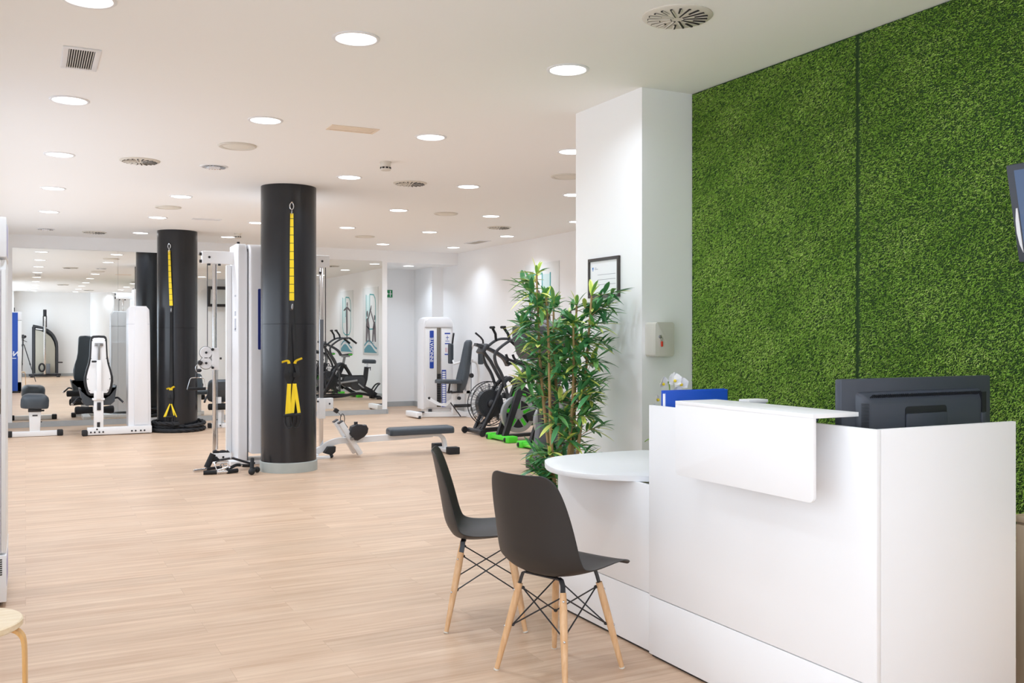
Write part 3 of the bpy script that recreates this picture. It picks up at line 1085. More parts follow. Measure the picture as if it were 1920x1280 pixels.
# television on the turf wall (its edge) ----------------------------------
t = thing('wall_television', 'dark flat television tilted out from the turf wall at the right edge', 'television', (3.78, 2.25, 1.9))
mx = Matrix.Translation((3.655, 2.24, 1.912)) @ Matrix.Rotation(math.radians(-12), 4, 'Y')
P('bezel', MB().box(-.012, .035, -.345, .345, -.205, .2, .006, mx=mx), M_MON, t)
P('screen', MB().box(-.0135, -.012, -.315, .31, -.17, .175, mx=mx), M_SCREEN, t)
ac = MB()
ac.prism([(.322, .02), (.331, -.03), (.333, -.08), (.327, -.13), (.316, -.165), (.316, .02)], -.016, -.012, 'yz', mx=mx)
P('silver_trim', ac, M_SHROUD, t)
P('wall_bracket', MB().box(.02, .05, -.1, .1, -.1, .1, mx=mx).box(3.70, 3.846, 2.2, 2.28, 1.87, 1.95).box(3.83, 3.85, 2.1, 2.38, 1.8, 2.02), M_STEEL, t)

# second television, on the partition facing the mirrors --------------------
t = thing('wall_television', 'framed television high on the partition, seen reflected in the mirror', 'television', (4.9, 5.8, 2.5))
mx = Matrix.Translation((4.88, 6.0, 2.5)) @ Matrix.Rotation(math.radians(-12), 4, 'X')
P('bezel', MB().box(-.46, .46, -.02, .03, -.28, .28, .008, mx=mx), M_BLK, t)
P('screen', MB().box(-.38, .38, .03, .032, -.2, .2, mx=mx), mat('screen_reflection_paint', 'c9cccb', .15), t)  # pale colour paints a bright reflection onto the screen
P('wall_bracket', MB().box(4.8, 4.96, 5.79, 5.98, 2.44, 2.54), M_STEEL, t)

# low cabinet at the right edge ------------------------------------------------
t = thing('oak_cabinet', 'pale oak low cabinet behind the counter at the right edge', 'cabinet', (3.6, 2.0, 0))
P('carcass', MB().box(3.36, 3.815, 1.5, 2.365, .05, .70, .001), M_OAK, t)
P('cabinet_top', MB().box(3.345, 3.818, 1.49, 2.375, .70, .722, .001), M_OAK, t)
P('door', MB().box(3.342, 3.36, 1.51, 1.93, .07, .69, .001), M_OAK, t)
P('door', MB().box(3.342, 3.36, 1.935, 2.355, .07, .69, .001), M_OAK, t)
P('plinth', MB().box(3.40, 3.82, 1.52, 2.34, 0, .05), M_EDGE, t)

# fridge at the left edge ---------------------------------------------------
t = thing('vending_fridge', 'tall white display fridge at the left edge with a blue end panel', 'fridge', (-.4, 5.9, 0))
a, b, c, d = -.74, -.088, 5.60, 6.22
P('carcass', MB().box(a, b - .002, c + .03, d - .012, .03, 1.80, .004), M_PAINT, t)
P('header', MB().box(a, b, c - .005, d - .01, 1.812, 2.02, .006), M_SHROUD, t)
P('base_grille_panel', MB().box(a, b, c - .02, d - .012, .03, .27, .004), M_SHROUD, t)
g = MB()
for k in range(8):
    g.box(b - .30, b - .02, c - .022, c - .019, .17 + .011 * k, .176 + .011 * k)
P('grille', g, M_EDGE, t)
dr = P('door', MB().box(a + .01, b - .028, c, c + .03, .28, 1.0).box(a + .01, b - .028, c, c + .03, 1.13, 1.80).box(a + .01, b - .1, c + .02, c + .03, 1.0, 1.13), M_SHROUD, t)
P('door_edge_strip', MB().box(b - .026, b - .004, c - .004, c + .03, .28, 1.75, .004), M_PAINT, t)
P('niche', MB().box(b - .12, b - .03, c + .012, c + .02, 1.0, 1.13), M_OAK, t)
P('side_decal', MB().box(b, b + .001, c + .05, d - .25, 1.83, 1.99), mat('lilac_decal', 'b9b9dc', .5), t)
P('side_decal', MB().box(b - .001, b + .0005, c + .03, d - .28, .10, .24), mat('violet_decal', '8a83b8', .5), t)
P('end_panel', MB().box(a, b - .085, d - .012, d, .05, 2.0), mat('royal_blue_panel', '1f4fae', .45), t)
P('lettering', text_mb('NO', .17, frame_mx((b - .20, d + .0005, .97), (-1, 0, 0), (0, 0, 1)), align='CENTER', offset=.004).box(b - .28, b - .12, d, d + .0006, .855, .872), M_PAPER, t)
P('feet', MB().box(a + .03, b - .03, c + .03, d - .03, 0, .03), M_EDGE, t)

# birch stool -----------------------------------------------------------------
t = thing('birch_stool', 'round birch stool with bent legs at the lower left corner', 'stool', (-.192, 3.655, 0))
P('seat', MB().lathe([(.0005, .425), (.18, .425), (.185, .429), (.185, .446), (.181, .45), (.0005, .45)], 48, (-.192, 3.655, 0)), M_BIRCH, t)
for a in (-.15, 1.42, 2.99, 4.56):
    ca, sa = math.cos(a), math.sin(a)
    pts = [(.06, .419), (.12, .419), (.155, .414), (.178, .398), (.189, .37), (.192, .30), (.193, .15), (.194, 0)]
    m = MB()
    m.tube([(-.192 + r * ca, 3.655 + r * sa, z) for r, z in pts], [(.02, .0055)] * len(pts), smooth=3)
    P('leg', m, M_BENT, t)
# ------------------------------------------------------------------ gym equipment helpers
def pad(m, c, size, rot=(0, 0, 0), r=None, taper=1., n=6):
    """upholstered pad: rounded outline, soft crown; size = (x length, y width, z thickness)"""
    L, W, T = size
    r = r or min(L, W) * .25
    mx = Matrix.Translation(c) @ Euler(rot).to_matrix().to_4x4()
    rings = []
    for z, ins in ((-.5, .12), (-.46, .03), (-.3, 0), (.1, 0), (.3, .06), (.43, .2), (.5, .42)):
        i = ins * T
        ring = []
        for x, y in rrect(L - 2 * i, W - 2 * i, max(.004, r - i), n):
            k = 1 + (taper - 1) * (x / L + .5)
            ring.append(mx @ Vector((x, y * k, z * T)))
        rings.append(ring)
    return m.ring(rings)

def bolts(m, pts, r=.012, axis='y', d=.008):
    for p in pts:
        q = list(p)
        q['xyz'.index(axis)] -= d
        m.cyl(p, q, r, r * .8, 10)
    return m

# padded stool bench by the mirrors ------------------------------------------
t = thing('padded_bench', 'small padded bench on a white T-foot at the far left, facing the mirror', 'bench', (.12, 15.1, 0))
P('foot_bar', MB().box(-.17, .40, 14.95, 15.03, .004, .075, .006), M_PAINT, t)
for x0, x1 in ((-.235, -.165), (.395, .475)):
    P('foot_cap', MB().box(x0, x1, 14.94, 15.04, 0, .085, .014), M_RUB, t)
P('post', MB().prism([(.05, .06), (.18, .06), (.195, .37), (.04, .37)], 14.97, 15.04, 'xz', .006), M_PAINT, t)
P('post_label', MB().box(.085, .15, 14.967, 14.969, .285, .305), M_GREYP, t)
P('rail', MB().box(.08, .15, 15.0, 15.55, .36, .40, .005).box(.09, .14, 15.5, 15.55, 0, .38, .004), M_PAINT, t)
P('adjuster', MB().cyl((.20, 14.99, .36), (.235, 14.99, .36), .012).cyl((.19, 15.0, .20), (.205, 15.0, .20), .008).box(.03, .2, 14.96, 15.06, .345, .385, .004), M_STEEL, t)
m = MB()
pad(m, (.117, 15.12, .49), (.46, .37, .20), (math.radians(3), 0, PI / 2), .13, .9)
P('seat_pad', m, M_VINYL, t)
P('seat_plate', MB().box(.04, .2, 14.99, 15.3, .385, .42, .004), M_BLK, t)

# seated machine with the bottle-shaped white back panel -----------------------
t = thing('leg_extension_machine', 'white seated leg machine with a bottle-shaped back, facing the mirror', 'gym machine', (1.1, 14.8, 0))
P('base_beam', MB().box(.775, 1.63, 14.69, 14.79, .012, .115, .006), M_PAINT, t)
P('foot_cap', MB().box(.705, .78, 14.67, 14.81, 0, .08, .016), M_RUB, t)
P('base_foot', MB().box(1.2, 1.58, 14.8, 15.2, 0, .06, .006).box(.86, .98, 14.79, 15.5, .0, .06, .006), M_PAINT, t)
bo = MB()
bolts(bo, [(x, 14.689, .05) for x in (.82, .87, .93, .98, 1.36, 1.41, 1.48, 1.53)] + [(.90, 14.689, .09)], .013)
P('bolts', bo, M_STEEL, t)
P('post', MB().box(.86, .985, 14.7, 14.78, .10, .52, .005), M_PAINT, t)
P('post_slot', MB().box(.90, .94, 14.696, 14.70, .12, .19).box(.90, .95, 14.685, 14.70, .36, .47, .004), M_BLK, t)
P('seat_bracket', MB().box(.84, 1.0, 14.68, 14.8, .50, .53, .006).box(.86, .985, 14.685, 14.76, .53, .63, .004), M_PAINT, t)
P('back_post', MB().box(.895, .955, 14.66, 14.72, .52, 1.07, .004), M_PAINT, t)
P('adjust_bar', MB().box(.908, .94, 14.685, 14.71, 1.05, 1.30, .002).box(.87, .98, 14.70, 14.725, 1.27, 1.31, .003), M_BRUSH, t)
P('adjust_pin', MB().cyl((.83, 14.68, 1.05), (.885, 14.68, 1.05), .014).cyl((.885, 14.68, 1.05), (.9, 14.68, 1.05), .009), M_STEEL, t)
half = [(.055, .57), (.13, .57), (.155, .60), (.178, .68), (.19, .76), (.187, .83), (.165, .92), (.135, 1.02), (.118, 1.12), (.112, 1.25), (.108, 1.36), (.098, 1.395), (.075, 1.412), (0, 1.416)]
poly = [(.925 + x, z) for x, z in half] + [(.925 - x, z) for x, z in half[::-1][1:]]
P('back_pad', MB().prism(poly, 14.745, 14.86, 'xz', .03, seg=4), M_VINYL, t)
def shrink(pl, cx, cz, kx, kz): return [(cx + (x - cx) * kx, cz + (z - cz) * kz) for x, z in pl]
P('back_trim', MB().prism(shrink(poly, .925, .99, 1.005, 1.005), 14.736, 14.75, 'xz', .006), M_RUB, t)
P('back_panel', MB().prism(shrink(poly, .925, .985, .83, .93), 14.728, 14.738, 'xz', .002), M_PAINT, t)
bo = MB()
bolts(bo, [(.925 + s * x, 14.728, z) for s in (1, -1) for x, z in ((.085, 1.345), (.10, 1.09), (.145, .80), (.12, .64))], .007)
P('panel_screws', bo, M_STEEL, t)
se = MB()
sp = [(.925 + x, z) for x, z in [(-.245, .66), (-.225, .665), (-.165, .54), (-.10, .50), (.10, .50), (.165, .54), (.225, .69), (.245, .70), (.215, .47), (.16, .42), (-.16, .42), (-.2, .45)]]
se.prism(sp, 14.80, 15.28, 'xz', .02, seg=3)
P('seat_pad', se, M_VINYL, t)
for s in (-1, 1):
    x = .925 + s * .20
    P('handle', MB().tube([(x, 14.95, .50), (x + s * .06, 14.9, .52), (x + s * .10, 14.86, .485), (x + s * .135, 14.83, .45)], .014, 10, smooth=4), M_STEEL, t)
    P('handle_end', MB().torus((x + s * .14, 14.825, .445), .012, .006, 'y', 14, 6), M_CHROME, t)
ro = MB().lathe([(.03, .645), (.055, .655), (.06, .69), (.05, .78), (.05, 1.05), (.06, 1.14), (.055, 1.175), (.03, 1.185)], 20, (0, 15.5, .31), 'x')
P('leg_roller', ro, M_FOAM, t)
P('leg_roller', MB().lathe([(.03, .60), (.05, .61), (.052, .7), (.05, 1.1), (.03, 1.11)], 20, (0, 15.62, .46), 'x'), M_FOAM, t)
P('roller_arm', MB().box(.89, .95, 15.44, 15.52, .28, .56, .005).box(.89, .95, 15.05, 15.66, .40, .45, .005), M_PAINT, t)
x0, x1 = 1.318, 1.607
tw = MB()
cx = (x0 + x1) / 2
pr = [(x0, .11), (x1 + .02, .11), (x1, 1.6), (x1 - .005, 1.79), (x1 - .045, 1.842), (x0 + .045, 1.842), (x0 + .005, 1.79), (x0, 1.6)]
tw.prism(pr, 14.75, 15.10, 'xz', .012, seg=3)
P('weight_stack_shroud', tw, M_SHROUD, t)
P('shroud_front', MB().prism([(x0 + .075, .13), (x1 - .02, .13), (x1 - .03, 1.6), (x1 - .035, 1.78), (x0 + .09, 1.80), (x0 + .08, 1.6)], 14.735, 14.752, 'xz', .004), M_SHROUD, t)
P('shroud_cap_line', MB().box(x0 - .001, x1 + .001, 14.748, 15.1, 1.58, 1.584), M_PALE, t)
P('weight_stack', MB().box(1.34, 1.58, 15.101, 15.12, .1, 1.3), M_SHROUD, t)

# far seat bench between the columns ---------------------------------------------
t = thing('preacher_bench', 'dark grey padded bench half hidden behind the chrome cable rail', 'bench', (2.65, 15.3, 0))
m = MB()
pad(m, (2.66, 15.2, .575), (.34, .36, .10), (math.radians(-62), 0, 0), .07)
P('arm_pad', m, M_VINYL, t)
m = MB()
pad(m, (2.75, 15.42, .42), (.36, .34, .07), (0, 0, 0), .07)
P('seat_pad', m, M_VINYL, t)
P('roller', MB().lathe([(.03, 2.5), (.05, 2.51), (.05, 2.86), (.03, 2.87)], 18, (0, 15.2, .32), 'x'), M_FOAM, t)
P('handle', MB().tube([(2.50, 15.2, .50), (2.46, 15.15, .46), (2.43, 15.1, .40)], .016, 8, smooth=3), M_STEEL, t)
P('frame', MB().box(2.62, 2.70, 15.2, 15.27, .06, .56, .005).box(2.69, 2.76, 15.1, 15.5, .0, .07, .005).box(2.52, 2.86, 15.13, 15.2, .0, .07, .005).box(2.71, 2.77, 15.38, 15.45, .06, .40, .005), M_PAINT, t)
P('foot_cap', MB().box(2.49, 2.545, 15.12, 15.21, 0, .075, .012), M_RUB, t)
bo = MB(); bolts(bo, [(2.6, 15.13, .035), (2.67, 15.13, .035), (2.63, 15.2, .12)], .012)
P('bolts', bo, M_STEEL, t)

# dual cable tower behind the near column ------------------------------------------
t = thing('cable_tower', 'white dual cable tower with chrome rails behind the near black column', 'cable machine', (2.45, 10.85, 0))
P('top_beam', MB().box(1.725, 3.155, 10.86, 10.95, 2.205, 2.342, .008), M_PAINT, t)
bo = MB()
bolts(bo, [(1.80, 10.86, 2.275), (3.065, 10.86, 2.275)], .014)
bo.cyl((1.725, 10.9, 2.31), (1.70, 10.9, 2.31), .018).cyl((1.725, 10.9, 2.23), (1.70, 10.9, 2.23), .018).cyl((2.09, 10.75, 2.41), (2.09, 10.75, 2.445), .016)
bo.cyl((1.80, 10.88, 2.205), (1.80, 10.88, 2.185), .016).cyl((1.91, 10.88, 2.205), (1.91, 10.88, 2.185), .016)
P('bolts', bo, M_STEEL, t)
for x in (1.862, 3.062):
    P('rail', MB().box(x - .021, x + .021, 10.88, 10.925, .10, 2.21, .004), M_CHROME, t)
P('upper_rail_cap', MB().cyl((3.04, 10.87, 2.14), (3.04, 10.85, 2.14), .015), M_STEEL, t)
P('cable', MB().tube([(1.785, 10.90, 2.21), (1.785, 10.90, 1.17)], .0045, 6), M_GREYP, t)
P('cable', MB().tube([(3.115, 10.90, 2.21), (3.115, 10.90, .72)], .005, 6), M_STEEL, t)
P('cable', MB().tube([(1.90, 10.93, 1.03), (1.90, 10.93, .15)], .0035, 6), M_GREYL, t)
# left carriage with two pulleys and a hanging grip
ca = P('carriage', MB().box(1.828, 1.90, 10.85, 10.95, 1.035, 1.276, .005).box(1.76, 1.83, 10.885, 10.915, 1.08, 1.25, .004), M_PAINT, t)
for z in (1.225, 1.11):
    P('pulley', MB().lathe([(.0005, 10.862), (.062, 10.862), (.066, 10.868), (.055, 10.8745), (.066, 10.88), (.062, 10.886), (.0005, 10.886)], 28, (1.765, 0, z), 'y'), M_SHROUD, ca)
    P('pulley_rim', MB().torus((1.765, 10.874, z), .066, .005, 'y', 28, 6), M_RUB, ca)
    P('pulley_bolt', MB().cyl((1.765, 10.86, z), (1.765, 10.848, z), .013), M_STEEL, ca)
P('clamp_knob', MB().cyl((1.83, 10.85, 1.26), (1.83, 10.83, 1.26), .016).cyl((1.83, 10.85, 1.06), (1.83, 10.82, 1.06), .014).cyl((1.91, 10.86, 1.16), (1.93, 10.86, 1.16), .012), M_STEEL, ca)
P('cable_stop', MB().obox((1.70, 10.86, 1.115), (.05, .05, .045), (0, .5, 0), .012), M_BLK, ca)
P('swivel', MB().ell((1.69, 10.86, 1.03), (.03, .02, .02)), M_BLK, ca)
P('grip_link', MB().cyl((1.665, 10.86, 1.0), (1.665, 10.86, .955), .011), M_BLK, ca)
P('snap_ring', MB().torus((1.68, 10.86, 1.055), .033, .004, 'y', 18, 6, (.8, 1.2)), M_CHROME, ca)
x0, x1, zt, zb = 1.565, 1.765, .945, .83
gr = P('grip_bow', MB().tube([(1.665, 10.86, .955), (1.61, 10.86, .95), (1.595, 10.86, .935), (x0, 10.86, zb), (x1 + .0, 10.86, zb), (1.745, 10.86, .935), (1.725, 10.86, .95), (1.665, 10.86, .955)], .0045, 8), M_CHROME, t)
P('grip_handle', MB().cyl((x0 + .004, 10.86, zb), (x1 - .004, 10.86, zb), .017), M_FOAM, gr)
# right carriage
ca = P('carriage', MB().box(3.025, 3.10, 10.85, 10.95, .45, .685, .005).box(3.10, 3.20, 10.87, 10.93, .56, .685, .005), M_PAINT, t)
bo = MB(); bolts(bo, [(3.155, 10.87, .62)], .011); bo.cyl((3.025, 10.87, .65), (3.005, 10.87, .65), .01)
P('carriage_bolt', bo, M_STEEL, ca)
P('rail_grey_strip', MB().box(3.042, 3.082, 10.868, 10.88, .69, 1.6, .003), M_GREYL, t)  # grey strip on the rail front, darker than the chrome
# left base and shrouds
P('base', MB().box(1.84, 2.03, 10.84, 10.96, .0, .115, .006).box(1.98, 2.9, 10.6, 11.0, 0, .045, .006), M_PAINT, t)
bo = MB(); bolts(bo, [(1.872, 10.84, .07), (1.945, 10.84, .07)], .013); bo.box(1.84, 1.9, 10.86, 10.9, .115, .14).ell((1.945, 10.89, .12), (.05, .02, .025)).obox((2.0, 10.88, .118), (.04, .03, .03), (0, .78, 0))
P('base_clamp', bo, M_STEEL, t)
def shroud(name, x0, x1, y0, y1, zb, zt, rr=.1):
    m = MB()
    pl = []
    pl += [(y1, zb), (y0, zb), (y0, zt - rr)]
    for k in range(1, 7):
        a = math.radians(15 * k)
        pl.append((y0 + rr * (1 - math.cos(a)), zt - rr + rr * math.sin(a)))
    pl += [(y1, zt)]
    m.prism(pl, x0, x1, 'yz', .02, seg=3)
    return P(name, m, M_SHROUD, t)
shroud('weight_shroud', 2.06, 2.158, 10.60, 11.1, .045, 2.42, .1)
shroud('weight_shroud', 2.172, 2.62, 10.50, 11.0, .13, 2.41, .14)
shroud('weight_shroud', 2.65, 2.84, 10.62, 11.0, .045, 2.42, .1)
P('inner_guard', MB().box(2.0, 2.06, 10.96, 11.02, .10, 2.20, .008), M_PAINT, t)
P('shroud_seam', MB().box(2.159, 2.171, 10.62, 10.98, .05, 2.36), M_GREYL, t)
P('blue_label', MB().prism(rrect(.055, .66, .01, 3, 2.278, 1.59), 10.496, 10.50, 'xz'), M_NAVY, t)
lb = MB()
for z, h in ((1.86, .02), (1.68, .05), (1.6, .12), (1.49, .03)):
    lb.box(2.0585, 2.06, 10.72, 10.80, z - h, z)
P('side_sticker', lb, M_PALE, t)

# low row bench ----------------------------------------------------------------------
t = thing('low_row_bench', 'low white row bench with a long black seat, right of the near column', 'bench', (3.7, 10.8, 0))
P('beam', MB().tube([(2.93, 10.9, .035), (3.06, 10.88, .10), (3.14, 10.87, .15), (3.25, 10.85, .185), (3.40, 10.83, .19), (3.9, 10.78, .205), (4.38, 10.73, .225)], [(.038, .034)] * 7, smooth=4), M_PAINT, t)
P('rear_leg', MB().tube([(4.30, 10.74, .222), (4.45, 10.72, .215), (4.52, 10.71, .16), (4.545, 10.71, .03)], [(.036, .022)] * 4, smooth=4), M_PAINT, t)
P('rear_foot', MB().box(4.49, 4.60, 10.50, 10.92, .008, .05, .005), M_PAINT, t)
P('foot_cap', MB().box(4.475, 4.615, 10.42, 10.53, 0, .085, .01), M_RUB, t)
P('foot_cap', MB().box(4.475, 4.615, 10.88, 10.99, 0, .085, .01), M_RUB, t)
m = MB()
pad(m, (4.235, 10.745, .275), (.80, .27, .085), (0, -.012, math.radians(-6)), .05)
P('seat_pad', m, M_VINYL, t)
for dy in (.10, -.10):
    mxp = Matrix.Translation((3.36, 10.83 + dy, .22)) @ Matrix.Rotation(math.radians(-32), 4, 'Y')
    pl = P('foot_plate', MB().box(-.03, .03, -.036, .036, -.225, .225, .006, mx=mxp), M_PAINT, t)
    P('plate_cap', MB().box(-.032, .032, -.038, .038, .222, .234, .004, mx=mxp), M_GREYP, pl)
P('plate_axle', MB().cyl((3.36, 10.65, .22), (3.36, 10.98, .22), .018), M_BRUSH, t)
P('front_wheel', MB().prism([(3.11, .13), (3.20, .13), (3.195, .07), (3.15, .03), (3.06, .06)], 10.76, 10.84, 'xz', .008).ell((3.15, 10.78, .022), (.022, .03, .022)), M_RUB, t)
P('front_foot', MB().box(2.86, 3.12, 10.72, 10.78, 0, .03, .004).box(2.86, 3.0, 10.78, 10.98, .0, .05, .004), M_PAINT, t)
t = thing('cable_grip', 'black double row grip clipped to the cable above the row bench foot plates', 'cable grip', (3.42, 10.72, .36))
P('cable_stop', MB().obox((3.235, 10.88, .535), (.05, .05, .05), (0, .6, 0), .006), M_STEEL, t)
P('carabiner', MB().torus((3.30, 10.84, .44), .05, .0045, 'y', 22, 6, (.5, 1.15)), M_STEEL, t)
P('strap', MB().tube([(3.20, 10.90, .58), (3.25, 10.87, .52), (3.29, 10.84, .47)], .003, 6).tube([(3.31, 10.83, .40), (3.345, 10.79, .34)], .008, 6), M_STEEL, t)
P('grip_body', MB().prism([(3.335, .275), (3.36, .36), (3.43, .39), (3.47, .365), (3.535, .375), (3.56, .33), (3.55, .28), (3.51, .235), (3.43, .195), (3.40, .20)], 10.66, 10.76, 'xz', .012), M_BLK, t)
P('grip_knob', MB().cyl((3.42, 10.71, .38), (3.42, 10.71, .412), .022), M_STEEL, t)

# suspension trainers on the columns -----------------------------------------------
def suspension(label, x, y, rz, z_ring, z_y0, z_y1, z_fold, z_loop, z_end, wide, sag, lw=.02, sp=((-.012, .01), (-.04, .03))):
    t = thing('suspension_trainer', label, 'suspension trainer', (x, y, 0), rz, 'yellow and black strap trainers', world=False)
    P('anchor_ring', MB().torus((0, -.02, z_ring), .03, .006, 'y', 22, 6, (.62, 1.15)).cyl((0, 0, z_ring + .045), (0, -.03, z_ring + .035), .009).torus((0, -.02, z_ring - .06), .02, .004, 'x', 18, 6, (1, 1.5)), M_CHROME, t)
    P('yellow_strap', MB().tube([(0, -.022, z_y0), (sag * .4, -.022, (z_y0 + z_y1) / 2), (sag, -.022, z_y1)], [(.016, .0015), (.02, .0015), (.024, .0015)], flat=(0, 1, 0)), M_YELM, t)
    P('buckle', MB().box(sag - .02, sag + .02, -.03, -.018, z_y1 - .10, z_y1, .004), M_BLK, t)
    P('buckle_clip', MB().ell((sag + .004, -.034, z_y1 - .06), (.011, .007, .03)), M_BRUSH, t)
    for s in (-1, 1):
        o = s * wide
        P('black_strap', MB().tube([(sag + s * .006, -.025, z_y1 - .09), (sag + o * .55, -.026, (z_y1 + z_fold) / 2), (sag + o, -.03, z_fold)], [(.013, .0015)] * 3, flat=(0, 1, 0)), M_WEB, t)
        P('yellow_tab', MB().tube([(sag + o * .8, -.036, z_fold + .0), (sag + o * 1.2, -.045, z_fold + .03), (sag + o * 2.0 + s * .03, -.05, z_fold + .035 + .02 * s)], [(.015, .0012)] * 3, smooth=4, flat=(0, .6, .8)), M_YEL, t)
        b = MB()
        b.tube([(sag + o, -.03, z_fold), (sag + o * 1.7, -.05, z_fold - .1), (sag + o * 1.25, -.04, z_loop + .05), (sag + o * .7, -.034, z_loop)], [(.019, .002)] * 4, smooth=5, flat=(0, 1, 0))
        b.box(sag + o - .02, sag + o + .02, -.042, -.03, z_fold - .14, z_fold - .09, .003)
        P('adjust_strap', b, M_WEB, t)
        y = MB()
        d = -.04
        e0, e1 = sp[0] if s < 0 else sp[1]
        y.tube([(sag + o * .75, d, z_loop), (sag + o * .95 + e0, d, z_end + .13)], [(lw, .002)] * 2, flat=(0, 1, 0))
        y.tube([(sag + o * .75, d - .006, z_loop), (sag + o * .95 + e1, d - .006, z_end + .13)], [(lw * .8, .002)] * 2, flat=(0, 1, 0))
        P('foot_loop', y, M_YEL, t)
        hx = sag + o * .95
        P('handle', MB().cyl((hx - .05, d - .01, z_end + .125), (hx + .055, d - .02, z_end + .14), .015), M_FOAM, t)
        P('foot_cradle', MB().tube([(hx - .045, d, z_end + .12), (hx - .035, d - .012, z_end + .03), (hx + .005, d - .02, z_end), (hx + .045, d - .012, z_end + .04), (hx + .05, d, z_end + .13)], [(.002, .016)] * 5, smooth=4, flat=(0, 1, 0)), M_RUB, t)
    return t
a1 = -math.atan2(2.47, 10.03)
def on_col(cx, cy, dx, r=.287):
    a = -math.atan2(cx, cy)
    off = math.asin(dx / r)
    return cx + (r + .006) * math.sin(a + off), cy - (r + .006) * math.cos(a + off), a + off * .9
x, y, a = on_col(2.47, 10.03, .028)
suspension('yellow and black strap trainer hanging on the near black column', x, y, a, 2.735, 2.66, 1.765, 1.125, .92, .47, .036, .0, .02, ((-.014, .006), (-.035, .04)))
x, y, a = on_col(2.02, 14.97, -.105)
suspension('yellow and black strap trainer hanging on the far black column', x, y, a, 2.72, 2.66, 1.85, .62, .42, .10, .014, .03, .009, ((-.085, -.06), (.04, .075)))

# battle rope around the far column ---------------------------------------------------
R = MB()
cx, cy = 2.02, 14.97
path = []
N = 330
for i in range(N + 1):
    f = i / N
    a = -2.6 + f * 2 * PI * 3.15
    lay = f * 3.15
    if lay < 1.15: r, z = .385 + .01 * math.sin(3 * a), .032
    elif lay < 2.2: r, z = .333 + .03 * min(1, (lay - 1.15)) * 0 + .012 * math.sin(2 * a + 1), .032 + .052 * min(1, (lay - 1.15) * 3)
    else: r, z = .362 + .02 * math.sin(a + 2), .084 + .05 * min(1, (lay - 2.2) * 3)
    path.append(Vector((cx + r * math.cos(a), cy + r * math.sin(a), z)))
path.append(path[-1] + Vector((-.08, -.03, -.01)))
for k in range(3):
    st = []
    for i, p in enumerate(path):
        q = path[min(i + 1, len(path) - 1)] - path[max(i - 1, 0)]
        q.normalize()
        u = Vector((0, 0, 1)); u -= q * u.dot(q); u.normalize()
        v = q.cross(u)
        ph = i * .45 + k * 2 * PI / 3
        st.append(p + (u * math.cos(ph) + v * math.sin(ph)) * .0145)
    R.tube(st, .0172, 7)
o = P('battle_rope', R, M_ROPE, ang=70)
tag(o, 'thick black battle rope coiled on the floor around the far column', 'rope')

# loose cable attachments on the floor ------------------------------------------------
G = 'cable attachments lying by the near column'
t = thing('chrome_bar', 'short chrome bar end poking out leftmost of the floor attachments', 'cable bar', (1.66, 10.24, 0), 0, G)
P('bar', MB().cyl((1.54, 10.247, .02), (1.80, 10.36, .022), .0135), M_CHROME, t)
P('sleeve', MB().cyl((1.68, 10.305, .021), (1.84, 10.378, .022), .017), M_STEEL, t)
t = thing('swivel_bar', 'black foam grip bar with a chrome swivel centre, lying nearest on the floor', 'cable bar', (1.78, 10.02, 0), 0, G)
for p, q in (((1.605, 10.04, .022), (1.735, 10.02, .022)), ((1.835, 10.01, .022), (1.945, 10.045, .024))):
    P('grip', MB().tube([p, q], .0215, 14), M_FOAM, t)
m = MB().cyl((1.73, 10.02, .022), (1.84, 10.01, .022), .012)
for x in (1.748, 1.767, 1.785, 1.803, 1.822):
    m.cyl((x - .006, 10.016, .022), (x + .006, 10.015, .022), .02)
P('swivel', m, M_CHROME, t)
t = thing('landmine_handle', 'black bar with a thick T-grip leaning over the floor attachments', 'cable bar', (1.9, 10.3, 0), 0, G)
P('t_grip', MB().cyl((1.69, 10.36, .03), (1.755, 10.36, .17), .032).cyl((1.75, 10.36, .13), (1.80, 10.36, .09), .03), M_FOAM, t)
P('shaft', MB().tube([(1.78, 10.36, .095), (1.92, 10.34, .115), (1.955, 10.33, .115), (2.15, 10.32, .045)], .0125, 10), M_STEEL, t)
P('elbow', MB().ell((1.935, 10.335, .117), (.018, .014, .014)), M_BRUSH, t)
t = thing('chrome_d_grip', 'chrome triangular D-grip among the floor attachments', 'cable grip', (1.78, 10.2, 0), 0, G)
P('bow', MB().tube([(1.76, 10.16, .02), (1.735, 10.2, .10), (1.80, 10.22, .105), (1.89, 10.24, .10), (1.87, 10.18, .045), (1.76, 10.16, .02)], .006, 8), M_CHROME, t)
P('chain', MB().torus((1.82, 10.2, .07), .014, .004, 'y', 12, 5).torus((1.85, 10.2, .06), .014, .004, 'z', 12, 5).torus((1.80, 10.2, .06), .012, .004, 'x', 12, 5), M_BRUSH, t)
t = thing('curl_bar', 'black bent curl bar lying along the tower base behind the swivel bar', 'cable bar', (1.95, 10.2, 0), 0, G)
P('bar', MB().tube([(1.84, 10.12, .02), (1.90, 10.14, .045), (1.97, 10.2, .06), (2.05, 10.26, .04), (2.12, 10.3, .03)], .017, 10, smooth=3), M_FOAM, t)
P('collar', MB().cyl((1.865, 10.13, .036), (1.885, 10.138, .042), .02).cyl((2.0, 10.225, .052), (2.02, 10.24, .05), .02), M_CHROME, t)
t = thing('rope_handle', 'black ball-ended rope handle standing against the near column plinth', 'cable grip', (2.06, 9.86, 0), 0, G)
P('grip', MB().tube([(2.045, 9.83, .05), (2.065, 9.90, .155)], [.021, .019], 12), M_FOAM, t)
P('ball_end', MB().ell((2.04, 9.815, .034), (.034, .034, .034)), M_RUB, t)
P('grip', MB().cyl((2.12, 9.95, .03), (2.09, 9.92, .045), .02), M_FOAM, t)
P('ball_end', MB().ell((2.125, 9.955, .032), (.031, .031, .031)), M_RUB, t)
